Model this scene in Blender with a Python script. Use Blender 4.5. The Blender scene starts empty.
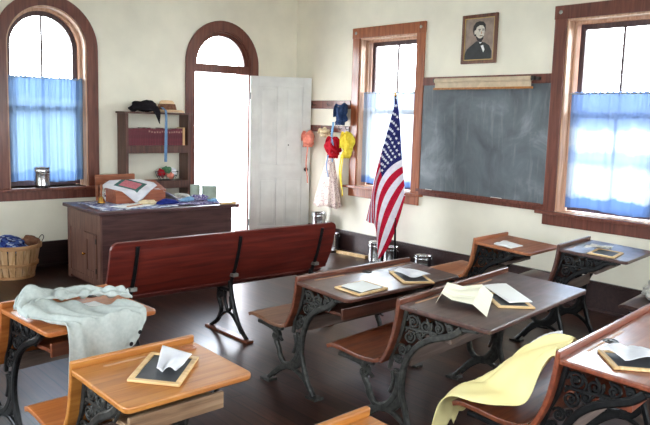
import bpy, bmesh, math, random
from mathutils import Vector, Matrix, Euler
random.seed(7)
C = bpy.context.scene.collection
PI = math.pi
H = 1.7                      # eye height
YB, XR = 7.933, 6.168        # back wall plane, right wall plane
XL, YF, ZC = -1.7, -2.2, 3.7
WT = 0.28                    # wall thickness

# ------------------------------------------------------------------ materials
def lin(c):
    return tuple(((v/255)/12.92 if v/255 <= .04045 else ((v/255+.055)/1.055)**2.4) for v in c) + (1,)
def newmat(name):
    m = bpy.data.materials.new(name); m.use_nodes = True
    nt = m.node_tree; b = nt.nodes['Principled BSDF']
    return m, nt, b
def N(nt, t, **kw):
    n = nt.nodes.new(t)
    for k, v in kw.items(): setattr(n, k, v)
    return n
def ramp(nt, stops):
    r = nt.nodes.new('ShaderNodeValToRGB')
    el = r.color_ramp.elements
    while len(el) < len(stops): el.new(.5)
    for e, (p, c) in zip(el, stops): e.position = p; e.color = lin(c)
    return r
def wood(name, dark, mid, light, axis='X', rough=.4, scale=1.0, coat=0.0, wear=None, wear_amt=.5):
    m, nt, b = newmat(name); L = nt.links
    tc = N(nt, 'ShaderNodeTexCoord'); mp = N(nt, 'ShaderNodeMapping')
    s = {'X': (1.2, 16, 16), 'Y': (16, 1.2, 16), 'Z': (16, 16, 1.2)}[axis]
    mp.inputs['Scale'].default_value = [v*scale for v in s]
    L.new(tc.outputs['Object'], mp.inputs['Vector'])
    n = N(nt, 'ShaderNodeTexNoise'); n.inputs['Scale'].default_value = 2.2; n.inputs['Detail'].default_value = 6; n.inputs['Distortion'].default_value = .8
    L.new(mp.outputs[0], n.inputs['Vector'])
    r = ramp(nt, [(.3, dark), (.5, mid), (.72, light)])
    L.new(n.outputs['Fac'], r.inputs[0])
    col = r.outputs[0]
    if wear:
        n2 = N(nt, 'ShaderNodeTexNoise'); n2.inputs['Scale'].default_value = 4; n2.inputs['Detail'].default_value = 5
        L.new(tc.outputs['Object'], n2.inputs['Vector'])
        r2 = N(nt, 'ShaderNodeMapRange'); r2.inputs[1].default_value = .5; r2.inputs[2].default_value = .75; r2.inputs[4].default_value = wear_amt
        L.new(n2.outputs['Fac'], r2.inputs[0])
        mx = N(nt, 'ShaderNodeMix', data_type='RGBA'); mx.inputs[7].default_value = lin(wear)
        L.new(r2.outputs[0], mx.inputs[0]); L.new(col, mx.inputs[6]); col = mx.outputs[2]
    L.new(col, b.inputs['Base Color'])
    n3 = N(nt, 'ShaderNodeTexNoise'); n3.inputs['Scale'].default_value = 9
    L.new(tc.outputs['Object'], n3.inputs['Vector'])
    mr = N(nt, 'ShaderNodeMapRange'); mr.inputs[3].default_value = rough-.08; mr.inputs[4].default_value = rough+.12
    L.new(n3.outputs['Fac'], mr.inputs[0]); L.new(mr.outputs[0], b.inputs['Roughness'])
    bp = N(nt, 'ShaderNodeBump'); bp.inputs['Strength'].default_value = .08; bp.inputs['Distance'].default_value = .004
    L.new(n.outputs['Fac'], bp.inputs['Height']); L.new(bp.outputs[0], b.inputs['Normal'])
    b.inputs['Coat Weight'].default_value = coat; b.inputs['Coat Roughness'].default_value = .15
    return m
def plain(name, c, rough=.6, metal=0, var=.12, nscale=12, bump=.0, spec=.5):
    m, nt, b = newmat(name); L = nt.links
    tc = N(nt, 'ShaderNodeTexCoord'); n = N(nt, 'ShaderNodeTexNoise')
    n.inputs['Scale'].default_value = nscale; n.inputs['Detail'].default_value = 5
    L.new(tc.outputs['Object'], n.inputs['Vector'])
    d = tuple(max(0, v*(1-var)) for v in c); l = tuple(min(255, v*(1+var*.6)) for v in c)
    r = ramp(nt, [(.3, d), (.7, l)]); L.new(n.outputs['Fac'], r.inputs[0])
    L.new(r.outputs[0], b.inputs['Base Color'])
    b.inputs['Roughness'].default_value = rough; b.inputs['Metallic'].default_value = metal
    b.inputs['Specular IOR Level'].default_value = spec
    if bump:
        bp = N(nt, 'ShaderNodeBump'); bp.inputs['Strength'].default_value = bump; bp.inputs['Distance'].default_value = .01
        L.new(n.outputs['Fac'], bp.inputs['Height']); L.new(bp.outputs[0], b.inputs['Normal'])
    return m
def cloth(name, c, c2=None, nscale=25, trans=0.0, rough=.9):
    m, nt, b = newmat(name); L = nt.links
    tc = N(nt, 'ShaderNodeTexCoord'); n = N(nt, 'ShaderNodeTexNoise')
    n.inputs['Scale'].default_value = nscale; n.inputs['Detail'].default_value = 4
    L.new(tc.outputs['Object'], n.inputs['Vector'])
    c2 = c2 or tuple(v*.85 for v in c)
    r = ramp(nt, [(.35, c2), (.65, c)]); L.new(n.outputs['Fac'], r.inputs[0])
    L.new(r.outputs[0], b.inputs['Base Color']); b.inputs['Roughness'].default_value = rough
    b.inputs['Specular IOR Level'].default_value = .15
    if trans:
        t = N(nt, 'ShaderNodeBsdfTranslucent'); L.new(r.outputs[0], t.inputs[0])
        mx = N(nt, 'ShaderNodeMixShader'); mx.inputs[0].default_value = trans
        L.new(b.outputs[0], mx.inputs[1]); L.new(t.outputs[0], mx.inputs[2])
        L.new(mx.outputs[0], nt.nodes['Material Output'].inputs[0])
    return m
def spotted(name, base, spot, scale=60, size=.25):
    m, nt, b = newmat(name); L = nt.links
    tc = N(nt, 'ShaderNodeTexCoord'); v = N(nt, 'ShaderNodeTexVoronoi'); v.inputs['Scale'].default_value = scale; v.inputs['Randomness'].default_value = .5
    L.new(tc.outputs['Object'], v.inputs['Vector'])
    r = ramp(nt, [(size, spot), (size+.08, base)]); L.new(v.outputs['Distance'], r.inputs[0])
    L.new(r.outputs[0], b.inputs['Base Color']); b.inputs['Roughness'].default_value = .9; b.inputs['Specular IOR Level'].default_value = .15
    return m
def patchy(name, cols, scale=14):
    m, nt, b = newmat(name); L = nt.links
    tc = N(nt, 'ShaderNodeTexCoord'); v = N(nt, 'ShaderNodeTexVoronoi'); v.inputs['Scale'].default_value = scale
    L.new(tc.outputs['Object'], v.inputs['Vector'])
    sp = N(nt, 'ShaderNodeSeparateColor'); L.new(v.outputs['Color'], sp.inputs[0])
    k = len(cols); r = ramp(nt, [(i/k, c) for i, c in enumerate(cols)]); r.color_ramp.interpolation = 'CONSTANT'
    L.new(sp.outputs[0], r.inputs[0]); L.new(r.outputs[0], b.inputs['Base Color'])
    b.inputs['Roughness'].default_value = .9; b.inputs['Specular IOR Level'].default_value = .15
    return m

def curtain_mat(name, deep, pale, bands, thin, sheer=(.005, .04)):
    """thin dyed cotton: diffuse + translucent, wavy pale bands painted in for daylight behind"""
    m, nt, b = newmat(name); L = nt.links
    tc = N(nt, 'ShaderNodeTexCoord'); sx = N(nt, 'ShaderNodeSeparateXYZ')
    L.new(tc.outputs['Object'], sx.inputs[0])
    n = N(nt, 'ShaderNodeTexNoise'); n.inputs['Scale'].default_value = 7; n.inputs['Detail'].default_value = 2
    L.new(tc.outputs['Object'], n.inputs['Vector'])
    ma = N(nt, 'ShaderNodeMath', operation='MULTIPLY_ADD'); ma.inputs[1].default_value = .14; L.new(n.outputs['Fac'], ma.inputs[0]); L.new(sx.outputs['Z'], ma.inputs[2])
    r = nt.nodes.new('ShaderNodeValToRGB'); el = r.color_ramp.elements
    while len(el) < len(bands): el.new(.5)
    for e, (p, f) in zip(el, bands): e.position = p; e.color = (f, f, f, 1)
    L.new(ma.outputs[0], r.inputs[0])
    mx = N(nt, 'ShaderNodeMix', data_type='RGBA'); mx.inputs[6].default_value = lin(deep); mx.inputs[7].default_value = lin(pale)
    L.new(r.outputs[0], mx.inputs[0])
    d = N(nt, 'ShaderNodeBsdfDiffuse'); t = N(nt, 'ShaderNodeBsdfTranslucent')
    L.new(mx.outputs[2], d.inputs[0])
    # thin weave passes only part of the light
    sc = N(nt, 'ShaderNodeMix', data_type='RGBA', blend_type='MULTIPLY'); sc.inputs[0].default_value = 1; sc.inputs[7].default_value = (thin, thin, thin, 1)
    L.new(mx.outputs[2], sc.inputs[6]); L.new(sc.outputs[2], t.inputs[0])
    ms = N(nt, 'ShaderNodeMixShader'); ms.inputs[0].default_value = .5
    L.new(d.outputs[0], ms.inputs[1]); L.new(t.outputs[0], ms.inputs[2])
    # open weave: a little of the daylight comes straight through, more in the painted pale bands
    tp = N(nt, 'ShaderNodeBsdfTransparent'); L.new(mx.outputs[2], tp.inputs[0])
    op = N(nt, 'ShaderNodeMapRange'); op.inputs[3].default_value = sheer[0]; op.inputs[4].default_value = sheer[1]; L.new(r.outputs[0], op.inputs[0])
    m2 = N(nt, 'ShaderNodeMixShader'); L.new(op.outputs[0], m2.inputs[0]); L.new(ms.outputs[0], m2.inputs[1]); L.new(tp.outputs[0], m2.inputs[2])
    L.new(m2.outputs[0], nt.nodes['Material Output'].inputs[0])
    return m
def glass_mat():
    m, nt, b = newmat('window_glass'); L = nt.links
    tr = N(nt, 'ShaderNodeBsdfTransparent'); tr.inputs[0].default_value = (.96, .98, .97, 1)
    g = N(nt, 'ShaderNodeBsdfGlossy'); g.inputs['Roughness'].default_value = .02
    fr = N(nt, 'ShaderNodeFresnel'); fr.inputs[0].default_value = 1.3
    mx = N(nt, 'ShaderNodeMixShader'); L.new(fr.outputs[0], mx.inputs[0]); L.new(tr.outputs[0], mx.inputs[1]); L.new(g.outputs[0], mx.inputs[2])
    L.new(mx.outputs[0], nt.nodes['Material Output'].inputs[0])
    return m
def floor_mat():
    m, nt, b = newmat('floor_planks'); L = nt.links
    tc = N(nt, 'ShaderNodeTexCoord'); mp = N(nt, 'ShaderNodeMapping'); mp.inputs['Rotation'].default_value = (0, 0, PI/2)
    L.new(tc.outputs['Object'], mp.inputs['Vector'])
    br = N(nt, 'ShaderNodeTexBrick'); br.offset = .37; br.inputs['Scale'].default_value = 1
    br.inputs['Brick Width'].default_value = 2.6; br.inputs['Row Height'].default_value = .105; br.inputs['Mortar Size'].default_value = .004
    br.inputs['Color1'].default_value = lin((76, 48, 38)); br.inputs['Color2'].default_value = lin((52, 32, 26)); br.inputs['Mortar'].default_value = lin((26, 17, 15))
    L.new(mp.outputs[0], br.inputs['Vector'])
    mp2 = N(nt, 'ShaderNodeMapping'); mp2.inputs['Scale'].default_value = (18, 1.2, 1); L.new(tc.outputs['Object'], mp2.inputs['Vector'])
    n = N(nt, 'ShaderNodeTexNoise'); n.inputs['Scale'].default_value = 2; n.inputs['Detail'].default_value = 6; L.new(mp2.outputs[0], n.inputs['Vector'])
    r = ramp(nt, [(.3, (150, 140, 138)), (.7, (255, 250, 245))]); L.new(n.outputs['Fac'], r.inputs[0])
    mx = N(nt, 'ShaderNodeMix', data_type='RGBA', blend_type='MULTIPLY'); mx.inputs[0].default_value = 1
    L.new(br.outputs['Color'], mx.inputs[6]); L.new(r.outputs[0], mx.inputs[7]); L.new(mx.outputs[2], b.inputs['Base Color'])
    n2 = N(nt, 'ShaderNodeTexNoise'); n2.inputs['Scale'].default_value = 1.2; n2.inputs['Detail'].default_value = 2; L.new(tc.outputs['Object'], n2.inputs['Vector'])
    mr = N(nt, 'ShaderNodeMapRange'); mr.inputs[3].default_value = .24; mr.inputs[4].default_value = .36
    L.new(n2.outputs['Fac'], mr.inputs[0]); L.new(mr.outputs[0], b.inputs['Roughness']); b.inputs['Specular IOR Level'].default_value = .22
    bp = N(nt, 'ShaderNodeBump'); bp.inputs['Strength'].default_value = .05; bp.inputs['Distance'].default_value = .002
    ad = N(nt, 'ShaderNodeMath', operation='SUBTRACT'); L.new(n.outputs['Fac'], ad.inputs[0]); L.new(br.outputs['Fac'], ad.inputs[1])
    L.new(ad.outputs[0], bp.inputs['Height']); L.new(bp.outputs[0], b.inputs['Normal'])
    return m
def slate_board():
    m, nt, b = newmat('chalk_dusted_slate'); L = nt.links
    tc = N(nt, 'ShaderNodeTexCoord')
    n = N(nt, 'ShaderNodeTexNoise'); n.inputs['Scale'].default_value = 2.2; n.inputs['Detail'].default_value = 7; n.inputs['Roughness'].default_value = .62; n.inputs['Distortion'].default_value = .6
    L.new(tc.outputs['Object'], n.inputs['Vector'])
    r = ramp(nt, [(.3, (70, 77, 82)), (.55, (98, 106, 112)), (.75, (140, 146, 150))]); L.new(n.outputs['Fac'], r.inputs[0])
    mp = N(nt, 'ShaderNodeMapping'); mp.inputs['Rotation'].default_value = (.5, 0, 0); mp.inputs['Scale'].default_value = (1, 9, 1.2); L.new(tc.outputs['Object'], mp.inputs['Vector'])
    n2 = N(nt, 'ShaderNodeTexNoise'); n2.inputs['Scale'].default_value = 2; n2.inputs['Detail'].default_value = 5; L.new(mp.outputs[0], n2.inputs['Vector'])
    r2 = N(nt, 'ShaderNodeMapRange'); r2.inputs[1].default_value = .55; r2.inputs[2].default_value = .85; r2.inputs[4].default_value = .35; L.new(n2.outputs['Fac'], r2.inputs[0])
    mx = N(nt, 'ShaderNodeMix', data_type='RGBA'); mx.inputs[7].default_value = lin((170, 174, 176)); L.new(r2.outputs[0], mx.inputs[0]); L.new(r.outputs[0], mx.inputs[6])
    L.new(mx.outputs[2], b.inputs['Base Color']); b.inputs['Roughness'].default_value = .55
    return m

M = {}
M['trim'] = wood('red_brown_trim', (84, 40, 30), (106, 55, 42), (124, 70, 54), 'Z', .38, coat=.2)
M['trim_lit'] = wood('daylit_trim', (124, 62, 32), (152, 82, 46), (172, 102, 64), 'Z', .35, coat=.3)  # lit copy of the trim, lighter orange where daylight strikes it
M['base'] = wood('dark_baseboard', (40, 24, 24), (52, 33, 32), (62, 42, 40), 'X', .4)
M['reveal'] = wood('daylit_pine_reveal', (190, 146, 116), (212, 170, 142), (228, 192, 168), 'Z', .4)  # pine lightened to paint in daylight on reveals and inner sills
M['sash'] = wood('sash_wood', (70, 50, 52), (88, 64, 66), (104, 80, 80), 'Z', .45)
M['dark_desk'] = wood('dark_walnut_desk', (62, 34, 26), (82, 48, 37), (100, 62, 50), 'X', .34, coat=.25, wear=(140, 112, 100), wear_amt=.35)
M['dark_blue_desk'] = wood('dark_worn_desk', (56, 34, 30), (74, 48, 42), (92, 64, 58), 'X', .32, coat=.25, wear=(128, 110, 106), wear_amt=.4)
M['red_desk'] = wood('red_varnished_wood', (100, 46, 28), (124, 60, 37), (144, 80, 52), 'X', .32, coat=.3)
M['seat_red'] = wood('red_brown_seat', (84, 38, 22), (108, 54, 30), (128, 70, 42), 'X', .36, coat=.25)
M['back_brown'] = wood('brown_backrest', (70, 33, 20), (94, 48, 31), (114, 64, 44), 'X', .36, coat=.2)
M['seat_dull'] = wood('brown_seat', (100, 66, 48), (124, 84, 62), (140, 100, 78), 'X', .4, coat=.15)
M['oak'] = wood('honey_oak', (150, 90, 36), (172, 108, 46), (188, 128, 62), 'X', .38, coat=.15)
M['oak_orange'] = wood('orange_oak', (148, 78, 32), (168, 95, 42), (186, 116, 60), 'X', .36, coat=.15)
M['oak_pale'] = wood('worn_grey_oak', (116, 88, 64), (146, 116, 88), (168, 138, 108), 'X', .55)
M['desk_orange_brown'] = wood('orange_brown_wood', (140, 80, 48), (162, 98, 62), (180, 118, 80), 'X', .38, coat=.15)
M['shelf_grey'] = wood('weathered_shelf', (74, 58, 52), (98, 80, 72), (120, 102, 92), 'X', .55)
M['bench'] = wood('mahogany_bench', (66, 17, 11), (90, 26, 18), (110, 38, 27), 'X', .42, .8, coat=.1)
M['teacher'] = wood('dark_teacher_desk', (60, 34, 34), (78, 46, 44), (94, 60, 56), 'X', .4)
M['teacher_side'] = wood('brown_teacher_side', (92, 62, 54), (112, 78, 68), (128, 94, 82), 'Z', .45)
M['teacher_top'] = wood('teacher_top', (62, 38, 40), (80, 50, 52), (100, 68, 70), 'X', .35)
M['shelf'] = wood('bookshelf_brown', (66, 40, 34), (86, 54, 44), (104, 70, 58), 'Z', .45)
M['chair'] = wood('chair_brown', (120, 66, 42), (146, 84, 56), (164, 102, 70), 'X', .4)
M['box'] = wood('red_brown_box', (130, 68, 44), (156, 86, 58), (170, 102, 72), 'X', .45)
M['pale_wood'] = wood('pale_frame_wood', (196, 158, 106), (218, 182, 130), (234, 204, 156), 'X', .5)
M['groove'] = wood('worn_groove', (160, 112, 84), (184, 138, 108), (204, 164, 136), 'X', .5)
M['basket'] = wood('basket_splint', (204, 154, 106), (226, 182, 134), (240, 206, 164), 'Z', .6)
M['basket_dark'] = wood('basket_hoop', (190, 136, 90), (212, 162, 114), (228, 184, 138), 'X', .6)
M['door'] = plain('white_door_paint', (226, 226, 222), .45, var=.05, nscale=5)
M['wall'] = plain('cream_plaster', (240, 234, 217), .85, var=.035, nscale=2.5, bump=.04, spec=.2)
M['ceiling'] = plain('white_ceiling', (236, 234, 226), .9, var=.03, nscale=3)
M['floor'] = floor_mat()
M['iron'] = plain('cast_iron', (64, 63, 60), .45, .5, var=.3, nscale=40, bump=.15)
M['iron_dark'] = plain('dark_cast_iron', (30, 30, 31), .36, .5, var=.3, nscale=40, bump=.15)
M['tin'] = plain('tin_plate', (205, 206, 208), .22, 1, var=.12, nscale=9)
M['tin_dull'] = plain('dull_tin', (170, 172, 165), .4, .8, var=.15, nscale=9)
M['enamel_green'] = plain('grey_green_enamel', (156, 168, 152), .4, .1, var=.06)
M['brass'] = plain('brass', (214, 164, 84), .25, 1, var=.1)
M['black'] = plain('black_cloth', (34, 30, 34), .95, var=.25, spec=.1)
M['slate'] = plain('writing_slate', (58, 60, 64), .5, var=.15, nscale=20)
M['board'] = slate_board()
M['paper'] = plain('white_paper', (238, 238, 236), .8, var=.02, nscale=4, spec=.2)
M['paper_cream'] = plain('cream_paper', (240, 236, 214), .8, var=.03, nscale=4, spec=.2)
M['white_cloth'] = cloth('white_cloth', (236, 236, 240), (214, 214, 222), 10)
M['white_lace'] = cloth('white_lace', (214, 210, 204), (176, 172, 166), 70)
M['grey_cloth'] = cloth('grey_homespun', (184, 190, 186), (172, 179, 176), 60)
M['yellow_cloth'] = cloth('butter_cloth', (246, 232, 172), (238, 222, 158), 6)
M['blue_cloth'] = patchy('blue_print', [(44, 60, 132), (70, 92, 160), (36, 44, 96), (176, 190, 216), (54, 74, 148)], 34)
M['navy'] = cloth('navy_cloth', (48, 70, 108), (34, 50, 82), 40)
M['denim'] = cloth('blue_scrap', (40, 52, 128), (28, 36, 96), 30)
M['lightblue'] = cloth('pale_blue_scrap', (140, 180, 214), (110, 150, 190), 30)
M['purple'] = patchy('purple_print', [(120, 104, 150), (160, 150, 186), (90, 80, 124), (200, 196, 214)], 60)
M['table_print'] = patchy('blue_white_print', [(150, 160, 196), (196, 202, 220), (104, 112, 160), (222, 224, 232), (128, 120, 150)], 26)
M['red'] = cloth('red_cloth', (190, 28, 44), (152, 16, 32), 30)
M['pink'] = cloth('salmon_cloth', (222, 142, 122), (202, 118, 100), 30)
M['cream_cloth'] = cloth('cream_cloth', (228, 212, 178), (206, 186, 150), 30)
M['yellow'] = cloth('yellow_cloth', (238, 214, 80), (222, 192, 54), 30)
M['quilt_green'] = cloth('quilt_green', (74, 116, 110), (56, 92, 88), 60)
M['quilt_pink'] = cloth('quilt_pink', (206, 130, 138), (186, 100, 112), 60)
M['green'] = cloth('green_cloth', (92, 132, 100), (62, 100, 72), 30)
M['brown_cloth'] = cloth('brown_cloth', (130, 92, 72), (104, 70, 54), 30)
M['ribbon_blue'] = cloth('blue_ribbon', (116, 148, 184), (100, 132, 170), 20)
M['dotted'] = spotted('dotted_calico', (226, 206, 196), (150, 92, 92), 55, .28)
M['straw'] = cloth('straw', (236, 206, 168), (214, 178, 138), 120)
M['book_red'] = plain('book_red', (100, 28, 42), .6, var=.25)
M['book_tan'] = plain('book_tan', (206, 166, 110), .6, var=.1)
M['title'] = plain('faded_title', (168, 120, 110), .6, var=.2)
M['gilt'] = plain('gilt', (200, 170, 110), .4, .6, var=.1)
M['flag_red'] = cloth('flag_red', (190, 30, 58), (172, 22, 48), 20, .25)
M['flag_white'] = cloth('flag_white', (236, 230, 238), (222, 214, 226), 20, .25)
M['flag_blue'] = cloth('flag_blue', (44, 46, 108), (36, 38, 92), 20, .15)
M['star'] = cloth('star_white', (240, 240, 246), (226, 226, 236), 20)
M['chart'] = plain('rolled_chart', (206, 186, 158), .75, var=.08, nscale=14)
M['frame'] = wood('picture_frame', (82, 46, 32), (104, 62, 44), (124, 80, 58), 'Z', .4, coat=.2)
M['portrait_bg'] = plain('portrait_ground', (150, 130, 118), .6, var=.14, nscale=14)
M['skin'] = plain('printed_face', (214, 206, 192), .6, var=.08, nscale=40)
M['suit'] = plain('printed_suit', (40, 42, 44), .6, var=.2, nscale=20)
M['hair'] = plain('printed_hair', (34, 30, 28), .6, var=.2, nscale=40)
M['chalk'] = plain('chalk', (232, 230, 222), .9, var=.03)
M['glass'] = glass_mat()
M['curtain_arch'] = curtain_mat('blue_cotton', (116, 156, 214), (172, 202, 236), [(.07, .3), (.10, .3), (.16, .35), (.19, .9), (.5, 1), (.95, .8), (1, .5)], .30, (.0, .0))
daylight_bandsR = [(.08, .0), (.17, .0), (.2, .8), (.26, 1.), (.44, 1.), (.50, .45), (.60, .4), (.66, .95), (.78, .9), (.84, .35), (.95, .2), (1., .15)]  # pale steps imitate sky showing through the sash panes; hems stay blue
M['curtain_side'] = curtain_mat('backlit_blue_cotton', (126, 162, 228), (220, 234, 252), daylight_bandsR, .22, (.003, .055))
M['curtain_flag'] = curtain_mat('daylit_blue_cotton', (120, 156, 222), (226, 236, 250), [(.08, .0), (.15, .1), (.18, .9), (.5, 1), (1.0, 1), (1.13, .7)], .24, (.003, .07))  # mostly pale to imitate daylight through the cloth; hem stays blue
M['ground'] = plain('pale_gravel', (190, 186, 176), .95, var=.1, nscale=1)
M['cord'] = plain('dark_wire', (70, 68, 66), .5, .3)

# ------------------------------------------------------------------ mesh helpers
def obj(name, bm, mat, parent=None, smooth=False, bevel=0, solid=0, sub=0, mats=None):
    bmesh.ops.recalc_face_normals(bm, faces=bm.faces[:]) if not solid else None
    me = bpy.data.meshes.new(name); bm.to_mesh(me); bm.free()
    for mm in (mats or [mat]): me.materials.append(mm)
    o = bpy.data.objects.new(name, me); C.objects.link(o)
    if parent: o.parent = parent
    if smooth:
        for p in me.polygons: p.use_smooth = True
    if sub:
        md = o.modifiers.new('sub', 'SUBSURF'); md.levels = sub; md.render_levels = sub
    if solid:
        md = o.modifiers.new('solid', 'SOLIDIFY'); md.thickness = solid; md.offset = 0
    if bevel:
        md = o.modifiers.new('bev', 'BEVEL'); md.width = bevel; md.segments = 2; md.limit_method = 'ANGLE'; md.angle_limit = math.radians(40)
    return o
def empty(name, loc=(0, 0, 0), rz=0, parent=None):
    o = bpy.data.objects.new(name, None); C.objects.link(o); o.location = loc; o.rotation_euler = (0, 0, rz); o.empty_display_size = .05
    if parent: o.parent = parent
    return o
def tag(o, label, cat, group=None, kind=None):
    o['label'] = label; o['category'] = cat
    if group: o['group'] = group
    if kind: o['kind'] = kind
    return o
def struct(o, label=None):
    o['kind'] = 'structure'
    if label: o['label'] = label
    return o
def box(bm, x0, x1, y0, y1, z0, z1, mat=None):
    v = [bm.verts.new(p) for p in ((x0, y0, z0), (x1, y0, z0), (x1, y1, z0), (x0, y1, z0), (x0, y0, z1), (x1, y0, z1), (x1, y1, z1), (x0, y1, z1))]
    fs = [bm.faces.new([v[i] for i in f]) for f in ((3, 2, 1, 0), (4, 5, 6, 7), (0, 1, 5, 4), (1, 2, 6, 5), (2, 3, 7, 6), (3, 0, 4, 7))]
    if mat:
        bmesh.ops.transform(bm, matrix=mat, verts=v)
    return v
def bx(*a): bm = bmesh.new(); box(bm, *a); return bm
def crom(pts, n=6, closed=False):
    P = [Vector(p) for p in pts]; out = []; k = len(P)
    seg = k if closed else k-1
    for i in range(seg):
        if closed: a, b, c, d = P[(i-1) % k], P[i], P[(i+1) % k], P[(i+2) % k]
        else: a, b, c, d = P[max(i-1, 0)], P[i], P[i+1], P[min(i+2, k-1)]
        for j in range(n):
            t = j/n
            out.append(.5*((2*b)+(c-a)*t+(2*a-5*b+4*c-d)*t*t+(3*b-a-3*c+d)*t**3))
    if not closed: out.append(P[-1])
    return out
def bar(bm, pts, w, t, x=0.0, n=5, curve=True, taper=None):
    """flat iron bar: centre line in the y-z plane, width w, thickness t along x"""
    P = [Vector((p[0], p[1])) for p in pts]
    if curve and len(P) > 2: P = [Vector((q.x, q.y)) for q in crom([(p.x, p.y, 0) for p in P], n)]
    k = len(P); L = []; 
    for i, p in enumerate(P):
        d = (P[min(i+1, k-1)]-P[max(i-1, 0)])
        if d.length < 1e-9: d = Vector((1, 0))
        d.normalize(); nn = Vector((-d.y, d.x)); ww = w if taper is None else w*(1+(taper-1)*i/(k-1))
        a, b = p+nn*ww/2, p-nn*ww/2
        c1, c2 = p+nn*ww*.28, p-nn*ww*.28
        L.append([bm.verts.new(q) for q in ((x-t*.3, a.x, a.y), (x+t*.3, a.x, a.y), (x+t/2, c1.x, c1.y), (x+t/2, c2.x, c2.y), (x+t*.3, b.x, b.y), (x-t*.3, b.x, b.y), (x-t/2, c2.x, c2.y), (x-t/2, c1.x, c1.y))])
    for i in range(k-1):
        for j in range(8):
            bm.faces.new((L[i][j], L[i][(j+1) % 8], L[i+1][(j+1) % 8], L[i+1][j]))
    bm.faces.new(L[0][::-1]); bm.faces.new(L[-1])
def spiral(cx, cy, r0, r1, a0, turns, n=26):
    return [(cx+(r0+(r1-r0)*i/n)*math.cos(a0+turns*2*PI*i/n), cy+(r0+(r1-r0)*i/n)*math.sin(a0+turns*2*PI*i/n)) for i in range(n+1)]
def tube(bm, pts, r, segs=8, curve=True, n=5, r1=None):
    P = [Vector(p) for p in pts]
    if curve and len(P) > 2: P = crom(P, n)
    k = len(P); L = []; up = Vector((0, 0, 1))
    prev = None
    for i, p in enumerate(P):
        d = (P[min(i+1, k-1)]-P[max(i-1, 0)]).normalized()
        a = prev if prev is not None else (up if abs(d.z) < .9 else Vector((1, 0, 0)))
        u = (a-d*a.dot(d)); u = u.normalized() if u.length > 1e-6 else d.orthogonal().normalized()
        prev = u; v = d.cross(u); rr = r if r1 is None else r+(r1-r)*i/(k-1)
        L.append([bm.verts.new(p+(u*math.cos(2*PI*j/segs)+v*math.sin(2*PI*j/segs))*rr) for j in range(segs)])
    for i in range(k-1):
        for j in range(segs): bm.faces.new((L[i][j], L[i][(j+1) % segs], L[i+1][(j+1) % segs], L[i+1][j]))
    bm.faces.new(L[0][::-1]); bm.faces.new(L[-1])
def lathe(bm, prof, segs=28, c=(0, 0, 0), fn=None):
    L = []
    for r, z in prof:
        ring = []
        for j in range(segs):
            a = 2*PI*j/segs; rr, zz = (r, z) if fn is None else fn(r, z, a)
            ring.append(bm.verts.new((c[0]+rr*math.cos(a), c[1]+rr*math.sin(a), c[2]+zz)))
        L.append(ring)
    for i in range(len(L)-1):
        for j in range(segs): bm.faces.new((L[i][j], L[i][(j+1) % segs], L[i+1][(j+1) % segs], L[i+1][j]))
    if prof[0][0] > 1e-6: bm.faces.new(L[0][::-1])
    if prof[-1][0] > 1e-6: bm.faces.new(L[-1])
def prism(bm, poly, axis, a0, a1):
    """polygon extruded along an axis: axis 'x' -> poly in (y,z); 'y' -> (x,z); 'z' -> (x,y)"""
    f = {'x': lambda p, a: (a, p[0], p[1]), 'y': lambda p, a: (p[0], a, p[1]), 'z': lambda p, a: (p[0], p[1], a)}[axis]
    A = [bm.verts.new(f(p, a0)) for p in poly]; B = [bm.verts.new(f(p, a1)) for p in poly]; k = len(poly)
    bm.faces.new(A[::-1]); bm.faces.new(B)
    for i in range(k): bm.faces.new((A[i], A[(i+1) % k], B[(i+1) % k], B[i]))
def holed(bm, outer, holes, axis, a0, a1):
    f = {'x': lambda p, a: (a, p[0], p[1]), 'y': lambda p, a: (p[0], a, p[1])}[axis]
    edges = []; loops = []
    for lp in [outer]+holes:
        vs = [bm.verts.new(f(p, a0)) for p in lp]; loops.append(vs)
        for i in range(len(vs)): edges.append(bm.edges.new((vs[i], vs[(i+1) % len(vs)])))
    r = bmesh.ops.triangle_fill(bm, edges=edges, use_beauty=True)
    fs = [g for g in r['geom'] if isinstance(g, bmesh.types.BMFace)]
    e = bmesh.ops.extrude_face_region(bm, geom=fs)
    nv = [g for g in e['geom'] if isinstance(g, bmesh.types.BMVert)]
    d = a1-a0
    bmesh.ops.translate(bm, verts=nv, vec=(d, 0, 0) if axis == 'x' else (0, d, 0))
def sheet(ctrl, nu, nv, wr=None, closed=False):
    """smooth cloth surface through a grid of control points; wr(u,v) adds an offset"""
    rows = [crom(r, max(1, nu//(len(r)-1))) for r in ctrl]
    cols = [crom([r[i] for r in rows], max(1, nv//(len(rows)-1))) for i in range(len(rows[0]))]
    bm = bmesh.new(); a = len(cols); b = len(cols[0]); g = []
    for i in range(a):
        col = []
        for j in range(b):
            p = cols[i][j].copy()
            if wr: p += Vector(wr(i/(a-1), j/(b-1)))
            col.append(bm.verts.new(p))
        g.append(col)
    for i in range(a-1):
        for j in range(b-1): bm.faces.new((g[i][j], g[i+1][j], g[i+1][j+1], g[i][j+1]))
    return bm
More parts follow.
